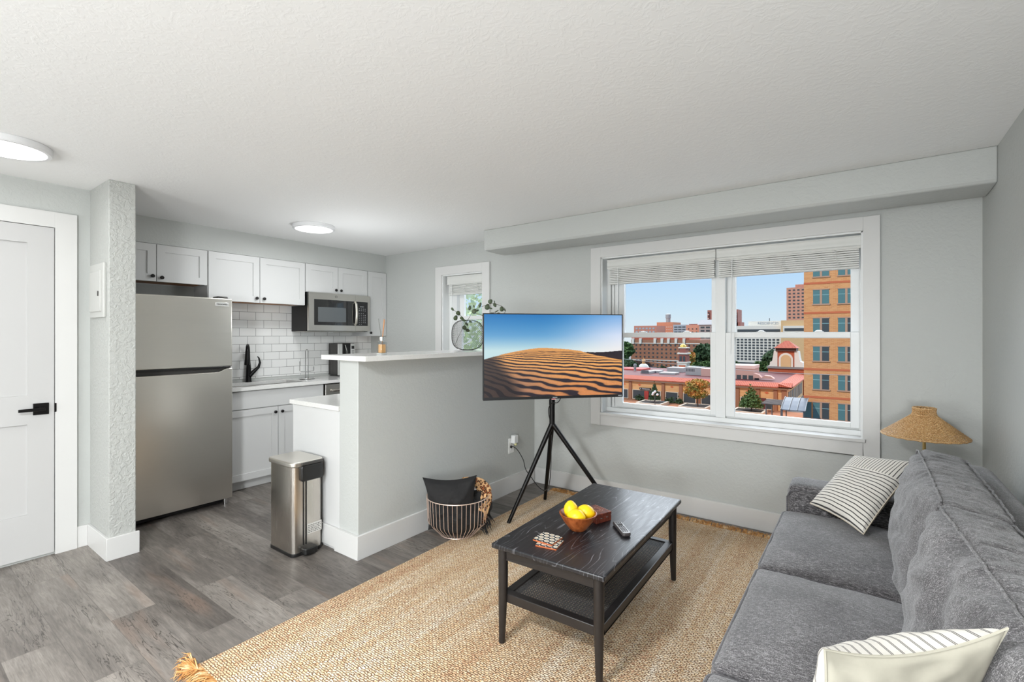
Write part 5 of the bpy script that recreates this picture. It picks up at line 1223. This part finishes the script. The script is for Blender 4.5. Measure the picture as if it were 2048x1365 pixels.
# --- planters, trees, pergola
LEAFG = plain('tree_leaf_green', (78,104,52), .8, 0, .4, 2); LEAFD = plain('tree_leaf_dark', (62,84,50), .8, 0, .4, 2); LEAFO = mk_fringe() if False else None
def mk_autumn():
    x = N('autumn_leaf'); f = x.noise(x.coord(), .8, 2); x.base(x.ramp(f, [(.38, lin(104,120,56)), (.5, lin(170,140,62)), (.62, lin(206,140,70))])); x.set(.8); return x.m
AUT = mk_autumn(); BARK = plain('bark', (96,78,64), .9)
def tree(x_, y_, zg, h_, rw, m, label, trunk=.3, nl=900, leaf=.16, cone=False, seed=1, group=None, cat='tree'):
    rnd = random.Random(seed); t = thing('tree', label, cat, (x_, y_, zg), group=group)
    MB().tube([(x_,y_,zg),(x_+.05,y_,zg+h_*.35),(x_,y_+.05,zg+h_*.85)], [.10*h_/4,.08*h_/4,.02], 8).build('trunk', BARK, t)
    mb = MB(); zc_ = zg+h_*(trunk+(1-trunk)/2); hz_ = h_*(1-trunk)/2
    blobs = [(rnd.uniform(-.5,.5), rnd.uniform(-.5,.5), rnd.uniform(-.7,.7), rnd.uniform(.35,.6)) for _ in range(9)]
    for k in range(nl):
        while True:
            p = Vector((rnd.uniform(-1,1), rnd.uniform(-1,1), rnd.uniform(-1,1)))
            lim = 1.0 if not cone else max(.12, (1-p.z)/1.7)
            if cone:
                if math.hypot(p.x,p.y) < lim*(.85+.3*rnd.random()): break
            elif p.length < 1 and any((p-Vector(b_[:3])).length < b_[3] for b_ in blobs): break
        c_ = Vector((x_+p.x*rw, y_+p.y*rw, zc_+p.z*hz_)); u_ = Vector((rnd.gauss(0,1),rnd.gauss(0,1),rnd.gauss(0,1))).normalized(); v_ = u_.orthogonal().normalized(); s_ = leaf*rnd.uniform(.6,1.3)
        mb.add([c_-u_*s_, c_+v_*s_*.6, c_+u_*s_, c_-v_*s_*.6], [(0,1,2,3)])
    o_ = mb.build('foliage', m, t, smooth=False); return t
def planter(px_, label):
    c = X(px_, 90); t = thing('planter', label, 'planter', (c, 90, GZ), group='square stone planters in the plaza')
    mb = MB(); a_ = 2.4
    mb.box(c-a_,c+a_,90-a_,90-a_+.35,GZ,GZ+.62).box(c-a_,c+a_,90+a_-.35,90+a_,GZ,GZ+.62).box(c-a_,c-a_+.35,90-a_+.35,90+a_-.35,GZ,GZ+.62).box(c+a_-.35,c+a_,90-a_+.35,90+a_-.35,GZ,GZ+.62)
    mb.build('stone_rim', STONE, t, smooth=False); wbox('soil', c-a_+.35, c+a_-.35, 90-a_+.35, 90+a_-.35, GZ, GZ+.5, plain('dark_soil', (58,52,48), .95), t)
planter(1305, 'square stone planter around the dark narrow tree, leftmost of the three'); planter(1391, 'square stone planter around the orange leaved tree'); planter(1499, 'square stone planter around the bright green tree right of the mullion')
tree(X(1309,90), 90, GZ+.5, 4.0, 1.0, LEAFD, 'narrow dark green tree in the leftmost plaza planter', .15, 800, .20, True, 3)
tree(X(1395,90), 90, GZ+.5, 5.0, 2.5, AUT, 'tree turning orange in the plaza planter left of the mullion', .28, 1900, .20, False, 5)
tree(X(1503,90), 90, GZ+.5, 4.5, 1.75, LEAFG, 'bright green tree in the plaza planter right of the mullion', .15, 1800, .20, True, 8)
for k, (px_, s_) in enumerate(((1281,.9), (1341,.7), (1359,.7))):
    mb = MB(); rnd = random.Random(k); c = X(px_,95)
    for q in range(160):
        p = Vector((rnd.gauss(0,.5), rnd.gauss(0,.3), abs(rnd.gauss(0,.5))))*s_; u_ = Vector((rnd.gauss(0,1),rnd.gauss(0,1),rnd.gauss(0,1))).normalized(); v_ = u_.orthogonal(); cc = Vector((c,94.6,GZ+.15))+p
        mb.add([cc-u_*.2,cc+v_*.12,cc+u_*.2,cc-v_*.12], [(0,1,2,3)])
    o = mb.build('shrub', LEAFD, smooth=False); tag(o, ['round shrub left of the dark narrow tree by the storefront', 'shrub beside the second storefront window', 'shrub at the right end of the second storefront window'][k], 'shrub', 'shrubs in front of the storefronts')
sl = thing('street_lamp', 'plaza street lamp with a cluster of white globes', 'street lamp', (X(1310,84), 84, GZ))
lx_ = X(1310,84); MB().cyl((lx_,84,GZ),(lx_,84,GZ+2.7),.07,.05,10).build('pole', METD, sl)
GL = plain('white_globe', (232,232,232), .3)
for dx_, dz_ in ((0,.5),(-.42,0),(.42,0),(-.3,.25)): MB().sphere((lx_+dx_,84,GZ+2.8+dz_), (.22,.22,.22), 14, 10).build('globe', GL, sl)
for k, (a_, b_, p0, p1, Y_) in enumerate(((1533,1572,803,816,76),)):
    t = thing('pergola', 'dark slatted pergola roof in front of the arcade corner', 'pergola', (X(1552,Y_), Y_, GZ)); zt_ = Z(1552,806,Y_)
    for q in range(7): wbox('slat', X(a_,Y_)-.3+.0*q, X(b_,Y_), Y_-2.6+q*.85, Y_-2.2+q*.85, zt_, zt_+.12, plain('dark_wood_slat', (84,74,68), .8), t)
    for xx in (X(a_,Y_)+.3, X(b_,Y_)-.3):
        for yy in (Y_-2.4, Y_+2.8): MB().cyl((xx,yy,GZ),(xx,yy,zt_),.08,n=8).build('post', METD, t)
t = thing('glass_canopy', 'grey ribbed curved canopy at the foot of the orange office building', 'canopy', (X(1590,74), 72, GZ)); zc_ = Z(1590,812,72)
pr = [(-11.6+.0, zc_-.6)]; xa, xb = X(1566,72), X(1608,72)+.3
MB().prism([(70.2,zc_-.35),(71.4,zc_+.1),(72.8,zc_+.5),(74.4,zc_+.8),(74.4,zc_+.7),(72.8,zc_+.4),(71.4,zc_),(70.2,zc_-.45)], 0, xa, xb).build('canopy_roof', plain('canopy_grey', (108,114,122), .5, .1), t, smooth=False)
for q in range(4): xx = xa+(xb-xa)*q/3; MB().tube([(xx,70.1,zc_-.34),(xx,71.4,zc_+.14),(xx,72.8,zc_+.54),(xx,74.4,zc_+.84)], .05, 6).build('rib', MET, t)
for xx in (xa+.1, xb-.2): MB().cyl((xx,70.4,GZ),(xx,70.4,zc_-.35),.07,n=8).build('post', METD, t)
# background trees
for k, (px_, py_, Y_, r_, m_, lb_) in enumerate(((1247,705,190,4.5,LEAFG,'green trees at the left edge of the view beside the brick hotel'), (1383,722,172,3.0,AUT,'yellow green tree at the right foot of the brick hotel'), (1411,716,185,5.2,LEAFD,'large dark green tree right of the salmon apartment block'), (1404,738,150,2.6,LEAFG,'low olive tree behind the louvered air conditioner'), (1547,724,150,3.0,LEAFD,'dark tree at the right foot of the white grid hotel'), (1466,734,165,2.0,LEAFG,'small green tree at the left foot of the white grid hotel'), (1522,740,140,2.0,LEAFG,'low green tree behind the pink pavilion'), (1256,742,128,3.0,LEAFD,'dark green tree behind the ringed vent pipe'), (1325,744,175,2.8,LEAFD,'dark green tree at the foot of the brick hotel'))):
    x_, z_ = at(px_, py_, Y_); zg = min(GZ, z_-r_*1.3); hh_ = (z_+r_)-zg
    tree(x_, Y_, zg, hh_, r_*1.05, m_, lb_, max(.05, 1-2.2*r_/hh_), 1500, .75, False, 20+k)
# bright leafy tree close outside the kitchen window
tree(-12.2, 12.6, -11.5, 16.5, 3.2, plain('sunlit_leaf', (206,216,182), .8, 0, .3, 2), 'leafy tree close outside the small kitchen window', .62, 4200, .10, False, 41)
# power lines crossing the view
for k, (pa, pb) in enumerate((((1240,713),(1440,737)), ((1450,738),(1760,752)))):
    Y_ = 55; (xa, za), (xb, zb_) = at(*pa, Y_), at(*pb, Y_)
    if k == 0: xa -= 14; za += .9
    o = MB().tube([(xa+(xb-xa)*f/8, Y_, za+(zb_-za)*f/8-.15*math.sin(PI*f/8)) for f in range(9)], .022, 6).build('power_line', MET); tag(o, ['pale overhead wire crossing the left half of the city view', 'pale overhead wire crossing the right half of the city view'][k], 'cable')
# ------------------------------------------------------------------ sky, lights, camera
sc = bpy.context.scene
wd = bpy.data.worlds.new('sky'); sc.world = wd; wd.use_nodes = True; nt = wd.node_tree; bg = nt.nodes['Background']
tc = nt.nodes.new('ShaderNodeTexCoord'); sp = nt.nodes.new('ShaderNodeSeparateXYZ'); rp = nt.nodes.new('ShaderNodeValToRGB')
nt.links.new(tc.outputs['Generated'], sp.inputs[0]); nt.links.new(sp.outputs[2], rp.inputs['Fac']); nt.links.new(rp.outputs['Color'], bg.inputs['Color'])
e = rp.color_ramp.elements; e[0].position = 0; e[0].color = lin(222,234,240); e[1].position = 1; e[1].color = lin(92,156,222)
for p_, c_ in ((.05, (204,228,244)), (.12, (182,216,248)), (.25, (158,204,250))): q = e.new(p_); q.color = lin(*c_)
bg.inputs['Strength'].default_value = SKY = 1.0
def light(typ, name, loc, energy, rot=(0,0,0), **kw):
    l_ = bpy.data.lights.new(name, typ); l_.energy = energy
    for k, v in kw.items(): setattr(l_, k, v)
    o_ = bpy.data.objects.new(name, l_); COL.objects.link(o_); o_.location = loc; o_.rotation_euler = rot; return o_
# sun from behind the building (south-west), lighting the facades the window looks at
light('SUN', 'sun', (0,-20,30), 2.2, (math.radians(50), 0, math.radians(-28)), angle=.02, color=(1,.96,.90))
# added second sun, wide and soft, boosting the daylight through the window
light('SUN', 'sky_fill_sun', (0,40,30), 8.0, (math.radians(-53), 0, math.radians(6)), angle=math.radians(90), color=(.93,.97,1))
# beams under the ceiling fixtures; the strong disk behind the camera is added fill
for x_, y_, e_ in ((-3.825, 2.343, 9), (-3.39, .44, 3), (-1.2, -.5, 88)):
    light('AREA', 'ceiling_and_fill_beam', (x_, y_, H-.045), e_, shape='DISK', size=.30, color=(.95,.98,1))
light('POINT', 'kitchen_fill_point', (-3.5, 2.5, 1.62), 9, shadow_soft_size=.15, color=(.95,.98,1))  # added point in mid-air, brightens kitchen and far ceiling beyond the fixture
# added point fills in the unseen room behind the camera; no lamp stands there
light('POINT', 'rear_fill_left', (-2.1, -2.7, 1.0), 190, shadow_soft_size=.6, color=(.94,.975,1))
light('POINT', 'rear_fill_right', (.22, -1.5, 1.0), 190, shadow_soft_size=.25, color=(.94,.975,1))
cam = bpy.data.cameras.new('camera'); co = bpy.data.objects.new('camera', cam); COL.objects.link(co); sc.camera = co
co.location = (0, 0, 1.36); co.rotation_euler = (PI/2, 0, CYAW)
cam.sensor_fit = 'HORIZONTAL'; cam.sensor_width = 36; cam.lens = 965/2048*36; cam.shift_y = -(682.5-670.5)/2048; cam.clip_start = .05; cam.clip_end = 1000
vs = sc.view_settings; vs.view_transform = 'Standard'; vs.look = 'None'; vs.gamma = 1; vs.exposure = .06; vs.use_curve_mapping = False
cy = sc.cycles; cy.use_denoising = True; cy.max_bounces = 8; cy.diffuse_bounces = 4; cy.glossy_bounces = 3; cy.transparent_max_bounces = 12; cy.transmission_bounces = 4
cy.sample_clamp_indirect = 6; cy.caustics_reflective = False; cy.caustics_refractive = False
